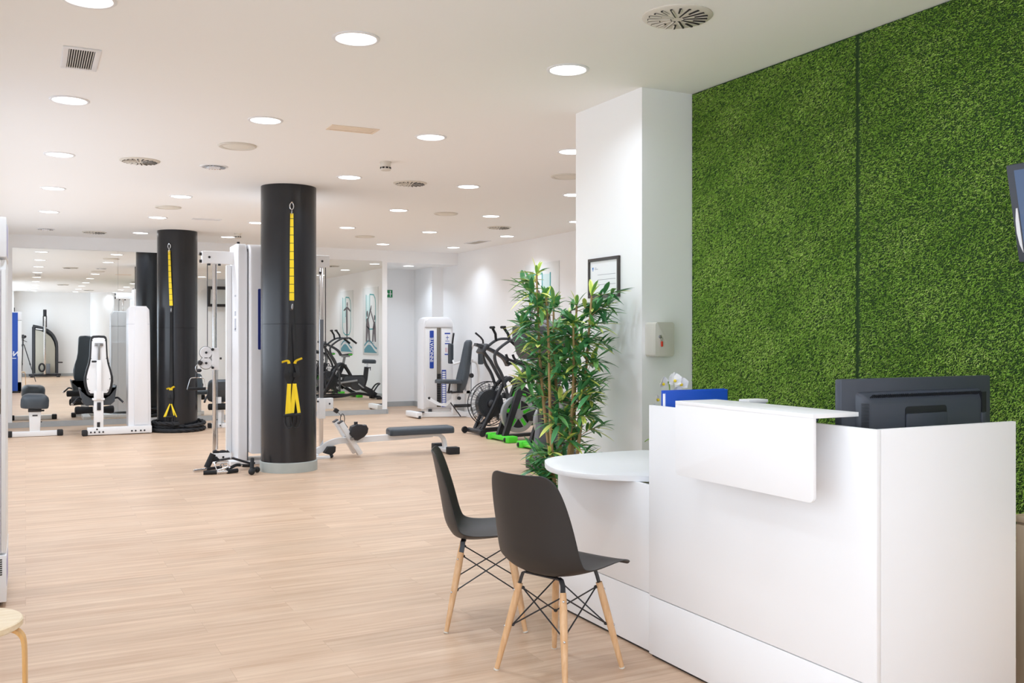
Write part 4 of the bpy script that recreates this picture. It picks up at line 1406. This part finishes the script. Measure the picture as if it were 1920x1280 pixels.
P('swivel', MB().ell((2.095, 9.96, .10), (.012, .012, .012)), M_STEEL, t)
# ------------------------------------------------------------------ white stack machine by the recess
t = thing('chest_press_machine', 'white weight machine with a blue name label and upright black seat, by the recess', 'gym machine', (6.6, 15.6, 0))
x0, x1, yf = 6.345, 6.93, 15.95
P('tower', MB().prism([(x0, .10), (x1, .10), (x1, 1.64), (x1 - .03, 1.72), (x1 - .10, 1.755), (x0 + .10, 1.755), (x0 + .03, 1.72), (x0, 1.64)], yf, 16.25, 'xz', .015, seg=3), M_SHROUD, t)
P('tower_front', MB().box(x0 + .035, x0 + .255, yf - .015, yf, .13, 1.56, .006).box(x0 + .345, x1 - .05, yf - .015, yf, .13, 1.56, .006), M_PAINT, t)
P('tower_cap', MB().prism([(x0 + .02, 1.57), (x1 - .02, 1.57), (x1 - .04, 1.69), (x1 - .10, 1.73), (x0 + .10, 1.73), (x0 + .04, 1.69)], yf - .03, yf, 'xz', .01), M_SHROUD, t)
sx0, sx1 = x0 + .262, x0 + .338
P('stack_slot', MB().box(sx0, sx1, yf - .004, yf - .001, .13, 1.56), mat('bronze_slot_plate', '8b8271', .5), t)  # flat grey-brown plate at the back of the stack slot
P('guide_rod', MB().cyl((x0 + .285, yf - .008, .7), (x0 + .285, yf - .008, 1.55), .006).cyl((x0 + .318, yf - .008, .7), (x0 + .318, yf - .008, 1.55), .006), M_BRUSH, t)
for k in range(14):
    P('weight_plate', MB().box(sx0 + .003, sx1 - .003, yf - .022, yf - .004, .15 + .042 * k, .186 + .042 * k, .003), M_RUB, t)
lb = P('name_label', MB().prism(rrect(.078, .68, .012, 3, x0 + .155, 1.17), yf - .018, yf - .0155, 'xz'), M_BLUEL, t)
P('lettering', text_mb('INNOVATE', .088, frame_mx((x0 + .157, yf - .0185, 1.165), (0, 0, 1), (-1, 0, 0)), offset=.001), M_PAPER, lb)
lb = P('instruction_label', MB().box(x0 + .405, x0 + .515, yf - .018, yf - .0155, 1.07, 1.47), M_PAPER, t)
P('label_print', MB().box(x0 + .405, x0 + .515, yf - .0185, yf - .018, 1.445, 1.47).box(x0 + .405, x0 + .515, yf - .0185, yf - .018, 1.07, 1.09).box(x0 + .41, x0 + .51, yf - .0185, yf - .018, 1.265, 1.285)
  .box(x0 + .455, x0 + .465, yf - .0185, yf - .018, 1.34, 1.42).box(x0 + .43, x0 + .49, yf - .0185, yf - .018, 1.38, 1.39).box(x0 + .42, x0 + .50, yf - .0185, yf - .018, 1.315, 1.325), M_BLUEL, lb)
P('label_diagram', MB().box(x0 + .415, x0 + .45, yf - .0185, yf - .018, 1.12, 1.2).box(x0 + .465, x0 + .505, yf - .0185, yf - .018, 1.11, 1.19), mat('pale_pink_print', 'e3c2c8', .6), lb)
lb = P('weight_label', MB().box(x0 + .35, x0 + .435, yf - .018, yf - .0155, .13, .80), M_BLUEL, t)
m = MB()
for k in range(15):
    m.box(x0 + .362, x0 + .422, yf - .0185, yf - .018, .185 + .04 * k, .212 + .04 * k)
P('number_boxes', m, M_PAPER, lb)
P('tower_foot', MB().box(x0 + .05, x1 - .05, yf + .02, 16.2, 0, .10, .006), M_PAINT, t)
P('tower_foot_pad', MB().box(x0 + .10, x0 + .16, yf - .02, yf + .02, 0, .1, .004), M_GREYP, t)
P('base_beam', MB().tube([(5.98, 15.5, .055), (6.3, 15.42, .05), (7.05, 15.2, .05)], [(.045, .04)] * 3), M_PAINT, t)
P('base_foot', MB().box(5.93, 6.03, 15.2, 15.75, .02, .11, .012).box(6.85, 6.93, 15.0, 15.9, 0, .08, .008), M_PAINT, t)
P('foot_strip', MB().box(6.02, 6.14, 15.38, 15.48, .085, .11, .004).box(5.96, 6.0, 15.19, 15.25, .0, .05, .004), M_GREYP, t)
P('upright', MB().box(6.62, 6.70, 15.25, 15.33, .05, .62, .006).box(6.88, 6.96, 15.27, 15.35, .05, 1.0, .006).box(6.62, 6.96, 15.27, 15.33, .40, .46, .005), M_PAINT, t)
P('lever', MB().tube([(6.28, 15.6, .33), (6.45, 15.5, .22), (6.55, 15.42, .20), (6.75, 15.3, .40)], [(.025, .025)] * 4), M_PAINT, t)
P('lever_pivot', MB().cyl((6.30, 15.59, .325), (6.30, 15.55, .325), .022).cyl((6.72, 15.24, .33), (6.72, 15.2, .33), .03).cyl((6.55, 15.2, .45), (6.55, 15.16, .45), .02), M_STEEL, t)
P('lower_roller', MB().cyl((6.62, 15.2, .20), (6.92, 15.2, .20), .028).tube([(6.55, 15.2, .26), (6.72, 15.15, .02)], .01, 6), M_STEEL, t)
bp = MB()
rings = []
for f, th, wd in ((0, .05, .11), (.04, .10, .14), (.15, .14, .155), (.35, .15, .15), (.6, .13, .125), (.85, .115, .105), (.96, .10, .09), (1, .05, .06)):
    cxx, cz = 6.735 + .18 * f + .02 * math.sin(PI * f), .45 + .89 * f
    rings.append([(cxx + u, 15.25 + v, cz + .1 * u) for u, v in rrect(th, 2 * wd, min(th, wd) * .42, 4)])
bp.ring(rings)
P('back_pad', bp, M_VINYL, t, ang=60)
m = MB(); pad(m, (6.52, 15.22, .625), (.42, .38, .065), (0, .03, 0), .1)
P('seat_pad', m, M_VINYL, t)
P('seat_post', MB().tube([(6.56, 15.25, .59), (6.55, 15.28, .45)], .018, 8).box(6.52, 6.8, 15.22, 15.3, .42, .45, .004), M_STEEL, t)
for y, xx in ((15.62, 6.74), (14.98, 7.03)):
    m = MB(); pad(m, (xx, y, 1.10), (.36, .12, .07), (0, PI / 2, 0), .03)
    ap = P('arm_pad', m, M_VINYL, t)
    P('arm_handle', MB().tube([(xx + .02, y, 1.2), (xx + .035, y, 1.34), (xx + .045 - (.16 if y < 15.3 else 0), y - .02, 1.465)], .017, 10, smooth=3), M_STEEL, ap)
P('arm_frame', MB().tube([(6.9, 15.3, .98), (6.96, 15.15, 1.26), (7.0, 15.0, 1.27)], .02, 8).tube([(6.9, 15.3, .98), (6.75, 15.5, .92), (6.76, 15.6, 1.0)], .018, 8).box(6.86, 7.02, 15.26, 15.34, .96, 1.0, .006), M_PAINT, t)
P('press_arm', MB().tube([(6.92, 15.3, .97), (7.10, 15.28, .92), (7.12, 15.27, .55), (7.02, 15.27, .3)], .022, 8, smooth=4), M_PAINT, t)
P('cable_pulley', MB().cyl((6.96, 15.24, .72), (6.96, 15.21, .72), .04).tube([(6.95, 15.22, .95), (6.95, 15.22, .35)], .006, 6), M_STEEL, t)

# ------------------------------------------------------------------ air bike
BX, BY = 5.74, 12.38
t = thing('air_bike', 'black air resistance exercise bike with a caged fan wheel', 'exercise bike', (BX, BY, 0), world=False)
P('front_foot', MB().cyl((0, -.27, .05), (0, .27, .05), .035, n=14).box(.0, .09, -.12, .12, .03, .09, .01), M_STEEL, t)
for y in (-.30, .30):
    P('transport_wheel', MB().lathe([(.012, -.02), (.045, -.02), (.05, 0), (.045, .02), (.012, .02)], 20, (-.05, y, .05), 'y'), M_RUB, t)
P('rear_foot', MB().cyl((1.30, -.28, .05), (1.30, .28, .05), .035, n=14), M_STEEL, t)
P('foot_pad', MB().box(1.25, 1.36, -.31, -.22, 0, .05, .008).box(1.25, 1.36, .22, .31, 0, .05, .008), M_RUB, t)
cage = MB()
fc = (.20, 0, .44)
for y in (-.075, .075):
    for r in (.315, .25, .17):
        cage.torus((fc[0], y * (1.0 if r < .3 else .75), fc[2]), r, .0035 if r < .3 else .007, 'y', 44, 5)
    for k in range(36):
        a = 2 * PI * k / 36
        cage.tube([(fc[0] + .1 * math.cos(a), y * 1.1, fc[2] + .1 * math.sin(a)), (fc[0] + .25 * math.cos(a + .1), y, fc[2] + .25 * math.sin(a + .1)), (fc[0] + .315 * math.cos(a + .16), y * .7, fc[2] + .315 * math.sin(a + .16))], .002, 4)
P('fan_cage', cage, M_STEEL, t)
fb = MB()
for k in range(12):
    a = 2 * PI * k / 12
    fb.obox((fc[0] + .2 * math.cos(a), 0, fc[2] + .2 * math.sin(a)), (.17, .05, .003), (0, -a, 0))
P('fan_blades', fb, M_GREYL, t)
P('fan_hub', MB().lathe([(.0005, -.07), (.20, -.055), (.205, 0), (.20, .055), (.0005, .07)], 40, fc, 'y'), M_GREYP, t)
P('hub_cover', MB().lathe([(.0005, -.125), (.04, -.12), (.06, -.10), (.062, -.06), (.07, .06), (.062, .1), (.0005, .125)], 24, fc, 'y'), M_BLK, t)
fr = MB()
fr.tube([(.02, 0, .06), (.16, 0, .2), (.30, 0, .34)], [(.05, .025)] * 3)
fr.tube([(.03, -.12, .08), (.22, -.13, .44), (.36, -.10, .70), (.50, -.05, .80), (.62, -.03, .70), (.74, -.02, .50)], .032, 10, smooth=3)
fr.tube([(.03, .12, .08), (.22, .13, .44), (.36, .10, .70), (.50, .05, .80), (.62, .03, .70), (.74, .02, .50)], .032, 10, smooth=3)
fr.tube([(.08, 0, .06), (.5, 0, .08), (.9, 0, .13), (1.30, 0, .055)], [(.035, .03)] * 4, smooth=3)
fr.tube([(.42, 0, .55), (.75, 0, .50), (1.0, 0, .50)], [(.05, .04)] * 3)
fr.tube([(1.0, 0, .25), (1.06, 0, .45), (1.09, 0, .72)], [(.035, .045)] * 3)
fr.tube([(.95, 0, .28), (1.15, 0, .18), (1.30, 0, .07)], [(.045, .06)] * 3)
P('frame', fr, M_STEEL, t)
ch = P('crank_cover', MB().prism(rrect(.5, .24, .10, 6, .78, .40), -.07, .07, 'xz', .015).lathe([(.0005, -.085), (.15, -.08), (.16, -.05), (.16, .05), (.15, .08), (.0005, .085)], 32, (.86, 0, .36), 'y'), M_GREYP, t)
P('crank_ring', MB().torus((.86, -.086, .36), .15, .006, 'y', 32, 6), M_SILVER, ch)
P('link_arm', MB().obox((.62, -.095, .36), (.46, .012, .04), (0, .12, 0), .004).obox((.62, .095, .40), (.46, .012, .04), (0, -.12, 0), .004), M_SILVER, t)
for s in (-1, 1):
    y = s * .17
    arm = MB().tube([(.42, y, .18), (.42, y, .36), (.40, y, .60), (.32, y, .85), (.22, y * 1.05, 1.02), (.20, y * 1.15, 1.16), (.30, y * 1.3, 1.27), (.46, y * 1.4, 1.36), (.62, y * 1.4, 1.37)], [.022, .022, .022, .024, .024, .022, .021, .02, .02], 10, smooth=4)
    ha = P('swing_arm', arm, M_GREYP, t)
    P('grip', MB().tube([(.62, y * 1.4, 1.37), (.78, y * 1.45, 1.25)], .022, 10).tube([(.42, y * 1.35, 1.34), (.40, y * 1.2, 1.44), (.34, y * 1.1, 1.53)], .02, 10).cyl((.335, y * .7, 1.535), (.335, y * 1.4, 1.535), .019), M_FOAM, ha)
    cr = P('crank', MB().obox((.93, s * .115, .30), (.17, .014, .03), (0, .7, 0), .004), M_SILVER, t)
    P('pedal', MB().box(.95, 1.05, s * .13 - .04 + s * .05, s * .13 + .04 + s * .05, .225, .25, .006), M_RUB, cr)
P('console', MB().tube([(.38, 0, .78), (.22, 0, 1.05), (.08, 0, 1.22)], .026, 10).obox((.09, 0, 1.23), (.05, .22, .16), (0, .6, 0), .02).tube([(-.02, 0, 1.29), (.2, 0, 1.22), (.42, 0, 1.10), (.5, 0, .98)], [(.05, .02)] * 4, smooth=4), M_GREYP, t)
m = MB(); pad(m, (1.15, 0, .845), (.30, .25, .09), (0, .05, 0), .1, 1.2)
P('saddle', m, M_VINYL, t)
P('seat_post', MB().tube([(1.09, 0, .66), (1.115, 0, .81)], .02, 10).obox((1.15, 0, .80), (.2, .05, .02)), M_CHROME, t)
P('seat_knob', MB().cyl((1.12, 0, .70), (1.19, 0, .70), .012).cyl((1.18, 0, .72), (1.18, 0, .64), .008), M_STEEL, t)
P('carry_handle', MB().tube([(1.22, -.1, .16), (1.32, -.1, .30), (1.38, -.06, .34), (1.38, .06, .34), (1.32, .1, .30), (1.22, .1, .16)], .018, 8, smooth=3), M_STEEL, t)

# ------------------------------------------------------------------ green spin bikes
def spin_bike():
    t = thing('spin_bike', 'x', 'exercise bike', (0, 0, 0), world=False)
    ff = P('front_foot', MB().box(-.06, .06, -.30, .30, .02, .075, .012), M_GREEN, t)
    for y in (-.27, .27):
        P('foot_cover', MB().prism(rrect(.17, .15, .04, 4, 0, y), .0, .085, 'xy', .015), M_GREEN, ff)
        P('transport_wheel', MB().lathe([(.01, -.02), (.034, -.018), (.037, 0), (.034, .018), (.01, .02)], 18, (-.065, y, .04), 'y'), M_RUB, ff)
    P('foot_pad', MB().box(-.05, .07, -.31, -.23, 0, .012).box(-.05, .07, .23, .31, 0, .012), M_RUB, ff)
    rf = P('rear_foot', MB().box(1.10, 1.2, -.28, .28, .02, .075, .012), M_STEEL, t)
    P('foot_cover', MB().prism(rrect(.14, .14, .035, 4, 1.15, -.25), 0, .085, 'xy', .012).prism(rrect(.14, .14, .035, 4, 1.15, .25), 0, .085, 'xy', .012), M_GREEN, rf)
    fr = MB()
    fr.tube([(0, -.09, .05), (.14, -.085, .42), (.24, -.07, .68), (.30, -.03, .80)], [(.03, .035), (.03, .04), (.032, .045), (.035, .05)])
    fr.tube([(0, .09, .05), (.14, .085, .42), (.24, .07, .68), (.30, .03, .80)], [(.03, .035), (.03, .04), (.032, .045), (.035, .05)])
    fr.tube([(.28, 0, .70), (.5, 0, .55), (.72, 0, .34), (.85, 0, .22)], [(.04, .05)] * 4)
    fr.tube([(.28, 0, .76), (.34, 0, .90)], [(.04, .045)] * 2)
    fr.tube([(.62, 0, .36), (.76, 0, .58), (.84, 0, .76)], [(.035, .045)] * 3)
    fr.tube([(.05, 0, .06), (.6, 0, .07), (1.12, 0, .06)], [(.05, .02)] * 3)
    fr.tube([(.8, 0, .28), (1.0, 0, .15), (1.14, 0, .07)], [(.04, .035)] * 3)
    P('frame', fr, M_STEEL, t)
    c = (.245, 0, .35)
    fw = P('flywheel', MB().lathe([(.185, -.03), (.235, -.033), (.25, -.028), (.25, .028), (.235, .033), (.185, .03)], 56, c, 'y', cap=False).lathe([(.0005, -.032), (.06, -.032), (.07, -.02), (.07, .02), (.06, .032), (.0005, .032)], 24, c, 'y'), M_SILVER, t)
    P('wheel_disc', MB().lathe([(.0005, -.012), (.22, -.012), (.22, .012), (.0005, .012)], 40, c, 'y'), M_BLK, fw)
    sp = MB(); gi = MB()
    for k in range(5):
        a = 2 * PI * k / 5 + .3
        for m, w, r0, r1, d in ((sp, .034, .05, .20, .026), (gi, .02, .075, .19, .0285)):
            pl = [(r0, -w), (r1, -w * 1.15), (r1, w * 1.15), (r0, w)]
            pl = [(c[0] + x * math.cos(a) - z * math.sin(a), c[2] + x * math.sin(a) + z * math.cos(a)) for x, z in pl]
            m.prism(pl, -d, d, 'xz')
    P('spokes', sp, M_SILVER, fw)
    P('green_inserts', gi, M_GREEN, fw)
    P('fork_guard', MB().prism([(.10, .40), (.22, .66), (.34, .62), (.42, .50), (.36, .60), (.24, .625)], -.05, .05, 'xz', .004), M_GREEN, t)
    P('handlebar_post', MB().tube([(.33, 0, .86), (.365, 0, 1.02)], [(.022, .03)] * 2), M_BRUSH, t)
    hb = MB()
    hb.tube([(.36, -.22, 1.06), (.38, -.2, 1.02), (.40, 0, 1.02), (.38, .2, 1.02), (.36, .22, 1.06)], .018, 8, smooth=3)
    for s in (-1, 1):
        hb.tube([(.40, s * .06, 1.02), (.30, s * .08, 1.05), (.16, s * .10, 1.09), (.12, s * .10, 1.16)], .018, 8, smooth=3)
        hb.tube([(.38, s * .2, 1.02), (.26, s * .23, 1.03), (.18, s * .2, 1.05), (.16, s * .10, 1.09)], .018, 8, smooth=3)
    P('handlebar', hb, M_FOAM, t)
    P('brake_knob', MB().tube([(.34, 0, .80), (.20, 0, .86), (.19, 0, .80)], .012, 8).ell((.19, 0, .79), (.016, .016, .02)), M_STEEL, t)
    P('seat_post', MB().tube([(.84, 0, .76), (.875, 0, .93)], [(.018, .026)] * 2).obox((.9, 0, .94), (.2, .03, .03)), M_BRUSH, t)
    P('post_lever', MB().tube([(.84, 0, .74), (.92, -.02, .75), (.95, -.03, .68)], .01, 6), M_STEEL, t)
    sd = MB()
    rings = []
    for f, w, th in ((0, .015, .02), (.1, .03, .03), (.35, .035, .035), (.6, .06, .045), (.8, .085, .055), (.95, .075, .05), (1, .04, .03)):
        rings.append([(.78 + .27 * f, y, .975 + z + .015 * f) for y, z in rrect(2 * w, th, th * .4, 3)])
    sd.ring(rings)
    s = P('saddle', sd, M_BLK, t)
    P('saddle_trim', MB().tube([(.95, -.075, .985), (1.02, -.085, .985), (1.05, -.04, .985), (1.05, .04, .985), (1.02, .085, .985), (.95, .075, .985)], .012, 8, smooth=3), M_GREEN, s)
    P('chain_guard', MB().prism(rrect(.52, .15, .07, 5, .60, .33), -.085, -.05, 'xz', .01).prism(rrect(.52, .15, .07, 5, .60, .33), .05, .085, 'xz', .01), M_BLK, t)
    for s in (-1, 1):
        cr = P('crank', MB().obox((.74 + s * .06, s * .10, .33 - s * .05), (.18, .014, .028), (0, .7, 0), .004), M_SILVER, t)
        P('pedal', MB().box(.74 + s * .13 - .05, .74 + s * .13 + .05, s * .15 - .045, s * .15 + .045, .33 - s * .11 - .012, .33 - s * .11 + .012, .005), M_RUB, cr)
    return t
b1 = spin_bike()
b1['label'] = 'black spin bike with a silver and green flywheel beside the air bike'
b1['group'] = 'green footed spin bikes'
b1.location = (5.71, 11.52, 0)
b2 = copy_tree(b1)
b2['label'] = 'black spin bike mostly hidden by the bamboo plant, only its green foot showing'
b2.location = (5.62, 10.42, 0)

# ------------------------------------------------------------------ treadmill
t = thing('treadmill', 'dark grey treadmill with a large console behind the bamboo plant', 'treadmill', (5.6, 8.5, 0))
yc = 8.5
hood = [(4.70, .02), (4.70, .15), (4.76, .21), (4.95, .26), (5.15, .24), (5.3, .17), (5.3, .02)]
P('motor_hood', MB().prism(hood, yc - .43, yc + .43, 'xz', .03, seg=3), M_GREYP, t)
P('deck', MB().box(5.25, 6.75, yc - .43, yc + .43, .06, .17, .015), M_GREYP, t)
P('belt', MB().box(5.3, 6.72, yc - .27, yc + .27, .17, .175), M_RUB, t)
for s in (-1, 1):
    y = yc + s * .40
    up = P('upright', MB().tube([(4.98, y, .15), (4.95, y, .45), (4.92, y, .8), (4.88, y, 1.12)], [(.05, .09), (.05, .08), (.045, .06), (.045, .055)]), M_GREYP, t)
    P('upright_cover', MB().prism([(4.80, .20), (5.12, .20), (5.08, .46), (4.84, .48)], y - .055, y + .055, 'xz', .02), M_GREYL if s > 0 else M_GREYP, up)
    P('handrail', MB().tube([(4.72, y + s * .03, 1.30), (4.80, y + s * .05, 1.18), (4.95, y + s * .04, 1.08), (5.15, y + s * .02, 1.03), (5.4, y, 1.02)], .03, 12, smooth=4), M_GREYL, t)
cs = MB()
rings = []
for z, dx, w in ((1.17, .02, .36), (1.22, 0, .40), (1.40, -.03, .44), (1.50, -.02, .455), (1.535, .03, .44), (1.545, .08, .40)):
    rings.append([(4.66 + dx + u, yc + v, z) for u, v in rrect(.20, 2 * w, .07, 4)])
cs.ring(rings)
co_ = P('console', cs, M_GREYP, t)
P('console_hood', MB().ell((4.72, yc + .18, 1.545), (.08, .2, .035)), M_GREYL, co_)
lm = frame_mx((4.527, yc + .06, 1.455), (0, -1, 0), (0, 0, 1))
P('lettering', text_mb('LifeFitness', .085, lm, shear=.35), M_SILVER, co_)
gm = MB()
for z in (1.395, 1.34, 1.285):
    gm.box(4.528 + (1.40 - z) * .18, 4.56, yc - .22, yc + .25, z - .006, z + .006)
P('console_slots', gm, M_BLK, co_)
P('cup_holder', MB().lathe([(.05, 0), (.055, .1), (.045, .1), (.04, .01)], 20, (4.78, yc - .3, 1.55)), M_BLK, co_)

# ------------------------------------------------------------------ wall decor
M_BOARD = M_ACRYL
def poster(yc, kind, label):
    X = XR - .003
    t = thing('fitness_poster', label, 'poster', (XR, yc, 1.75), 0, 'teal outline fitness posters')
    P('board', MB().box(X - .012, XR - .001, yc - .60, yc + .50, .98, 2.56, .002), M_BOARD, t)
    d0, d1 = X - .0145, X - .0118
    o = MB()
    def line(pts, w): o.tube([(X - .014, yc + a, b) for a, b in pts], [(w, .0015)] * len(pts), flat=(1, 0, 0))
    z0, z1 = 1.58, 2.40
    if kind == 0: z0 = 1.45
    line([(-.08, z1), (.20, z1 - .02), (.30, z1 - .10), (.34, z1 - .22), (.34, z0 + .2), (.30, z0 + .08), (.20, z0), (-.1, z0), (-.28, z0 + .06), (-.34, z0 + .2), (-.34, z1)], .014)
    line([(-.08, z1), (-.08, 1.9)], .012)
    P('teal_outline', o, M_TEAL, t)
    P('teal_tint', MB().prism([(yc - .335, 1.75), (yc - .095, 1.75), (yc - .095, z1 - .02), (yc - .335, z1 - .02)], d0 + .001, d1, 'yz'), mat('pale_teal_tint', 'd3e9e8', .6), t)
    s = MB()
    def sil(pl): s.prism([(yc + a, b) for a, b in pl], d0 - .001, d1, 'yz')
    if kind == 0:                 # one figure standing tall with arms out
        sil([(.03, 2.08), (.07, 2.10), (.08, 1.9), (.09, 1.6), (.06, 1.25), (.0, 1.25), (-.03, 1.6), (-.05, 1.9), (-.03, 2.10)])
        sil([(.32, 2.02), (.05, 2.10), (-.25, 2.05), (-.24, 2.09), (.04, 2.17), (.31, 2.07)])
        sil([(.045 + .04 * math.cos(a), 2.22 + .055 * math.sin(a)) for a in [k * PI / 5 for k in range(10)]])
    else:                         # two figures reaching up
        for cx, sc, fl in ((.24, 1.1, 1), (-.22, 1.3, -1)):
            sil([(cx + fl * a * 1.3 * sc, 1.28 + b * sc) for a, b in ((-.10, 0), (-.04, 0), (-.01, .2), (.03, 0), (.09, 0), (.08, .28), (.06, .42), (-.02, .44), (-.07, .30))])
            sil([(cx + fl * a * sc, 1.28 + b * sc) for a, b in ((-.04, .40), (-.19, .58), (-.21, .66), (-.18, .65), (-.01, .44))])
            sil([(cx + fl * (.03 + .045 * math.cos(k * PI / 5)) * sc, 1.28 + (.51 + .06 * math.sin(k * PI / 5)) * sc) for k in range(10)])
    P('silhouette_print', s, M_SIL, t)
    w = MB()
    n = 16
    def band(lo, hi): return [(yc + .44 - .92 * k / n, lo(k / n)) for k in range(n + 1)] + [(yc + .44 - .92 * k / n, hi(k / n)) for k in range(n, -1, -1)]
    wave = lambda f: 1.16 - .09 * math.cos((f - .62) * 2 * PI * .78 + PI)
    w.prism(band(lambda f: 1.02, lambda f: max(1.03, wave(f) - .035)), d0, d1, 'yz')
    P('wave_print', w, M_TEALD, t)
    w = MB()
    w.prism(band(lambda f: wave(f) + .03, lambda f: wave(f) + .075), d0, d1, 'yz')
    P('wave_line', w, M_TEALD, t)
    c = MB()
    for k in range(8):
        c.box(d0, d1, yc + .22 - .055 * k, yc + .255 - .055 * k, 1.235, 1.262)
    P('caption_print', c, M_PALE, t)
poster(13.25, 1, 'teal outlined fitness poster on the far right wall, above the bamboo plant top')
poster(11.45, 1, 'teal fitness poster with two grey silhouettes, reflected at the right end of the mirror')
poster(9.55, 0, 'teal fitness poster with one grey silhouette, reflected behind the bike handlebars in the mirror')

t = thing('exit_sign', 'small green exit sign high on the recess wall past the mirrors', 'exit sign', (6.46, 18.15, 2.26))
P('board', MB().box(6.30, 6.555, 18.142, 18.149, 2.185, 2.335, .001), M_EXIT, t)
P('pictogram', MB().box(6.475, 6.54, 18.14, 18.142, 2.25, 2.262).box(6.50, 6.515, 18.14, 18.142, 2.20, 2.32).box(6.35, 6.44, 18.14, 18.142, 2.25, 2.265).prism([(6.44, 2.23), (6.47, 2.257), (6.44, 2.285)], 18.14, 18.142, 'xz'), M_PAPER, t)

# ------------------------------------------------------------------ behind the camera, seen in the mirror
t = thing('camera_tripod', 'black photo camera on its tripod, seen reflected in the left mirror', 'tripod', (0, 0, 0), math.radians(-27), world=False)
P('camera_body', MB().box(-.07, .07, -.20, -.13, 1.355, 1.44, .012).box(-.025, .025, -.20, -.13, 1.44, 1.465, .008), M_BLK, t)
P('lens', MB().lathe([(.0005, -.13), (.036, -.13), (.038, -.06), (.042, -.045), (.042, -.03), (.03, -.032), (.0005, -.05)], 24, (0, 0, 1.40), 'y'), M_BLK, t)
P('tripod_head', MB().box(-.04, .04, -.2, -.13, 1.335, 1.353, .004).ell((0, -.165, 1.30), (.03, .03, .035)).cyl((0, -.165, 1.14), (0, -.165, 1.3), .02).tube([(.03, -.165, 1.28), (.14, -.2, 1.24)], .01, 8), M_STEEL, t)
for a in (-1.2, .9, 3.0):
    ca, sa = math.cos(a), math.sin(a)
    lg = P('leg', MB().tube([(.03 * ca, -.165 + .03 * sa, 1.16), (.22 * ca, -.165 + .22 * sa, .55)], .015, 10).tube([(.22 * ca, -.165 + .22 * sa, .55), (.39 * ca, -.165 + .39 * sa, .01)], .011, 10), M_STEEL, t)
    P('leg_lock', MB().tube([(.21 * ca, -.165 + .21 * sa, .58), (.228 * ca, -.165 + .228 * sa, .52)], .021, 10), M_BLK, lg)

t = thing('pulley_machine', 'grey cable machine with a curved top by the wall, seen in the left mirror', 'gym machine', (.57, -4.0, 0))
arc = [(.22, .12), (.98, .12), (.98, 1.05), (.94, 1.28), (.84, 1.48), (.68, 1.63), (.48, 1.72), (.22, 1.78)]
inn = [(.30, .12), (.92, .12), (.92, 1.02), (.88, 1.22), (.78, 1.40), (.64, 1.52), (.48, 1.60), (.30, 1.64)]
P('side_panel', MB().prism(inn, -4.22, -4.05, 'xz', .01), mat('warm_grey_panel', 'b7b3a6', .5), t)
fr = MB()
fr.prism(arc, -4.24, -4.16, 'xz', .01)
fr.tube([(x, -4.08, z) for x, z in ((.24, .12), (.24, 1.74))], [(.04, .045)] * 2)
fr.tube([(x, -4.08, z) for x, z in arc[1:]], [(.045, .04)] * 7, smooth=3)
P('frame', fr, M_GREYP, t)
P('lettering', MB().obox((.42, -4.03, 1.66), (.22, .003, .035), (0, .16, 0)), M_PAPER, t)
P('column', MB().box(.56, .63, -3.92, -3.85, .1, 2.15, .006), M_CHROME, t)
P('pulley_head', MB().box(.54, .65, -3.95, -3.82, 2.1, 2.34, .015).box(.53, .56, -3.93, -3.84, 1.75, 2.12, .004).box(.63, .66, -3.93, -3.84, 1.72, 2.12, .004), M_BLK, t)
P('base', MB().box(.10, 1.10, -4.0, -3.88, .04, .11, .01).box(.14, .24, -4.2, -3.6, 0, .07, .01).box(.96, 1.06, -4.2, -3.6, 0, .07, .01), M_STEEL, t)
P('weight_stack', MB().box(.64, .76, -3.9, -3.78, .12, .46, .006), M_GREYL, t)
P('grips', MB().torus((.5, -3.84, .33), .12, .03, 'y', 20, 8, (.7, 1.1)), M_RUB, t)
P('side_step', MB().box(.98, 1.16, -4.1, -3.95, .48, .52, .01), M_STEEL, t)

t = thing('framed_print', 'thin framed print on the wall behind the camera, at the mirror left edge', 'picture frame', (-.36, -4.2, 2.2))
P('frame', MB().box(-.358, -.335, -4.45, -3.95, 1.9, 1.92).box(-.358, -.335, -4.45, -3.95, 2.38, 2.4).box(-.358, -.335, -4.45, -4.43, 1.9, 2.4).box(-.358, -.335, -3.97, -3.95, 1.9, 2.4), M_GREYP, t)
P('print', MB().box(-.356, -.345, -4.43, -3.97, 1.92, 2.38), M_PAPER, t)
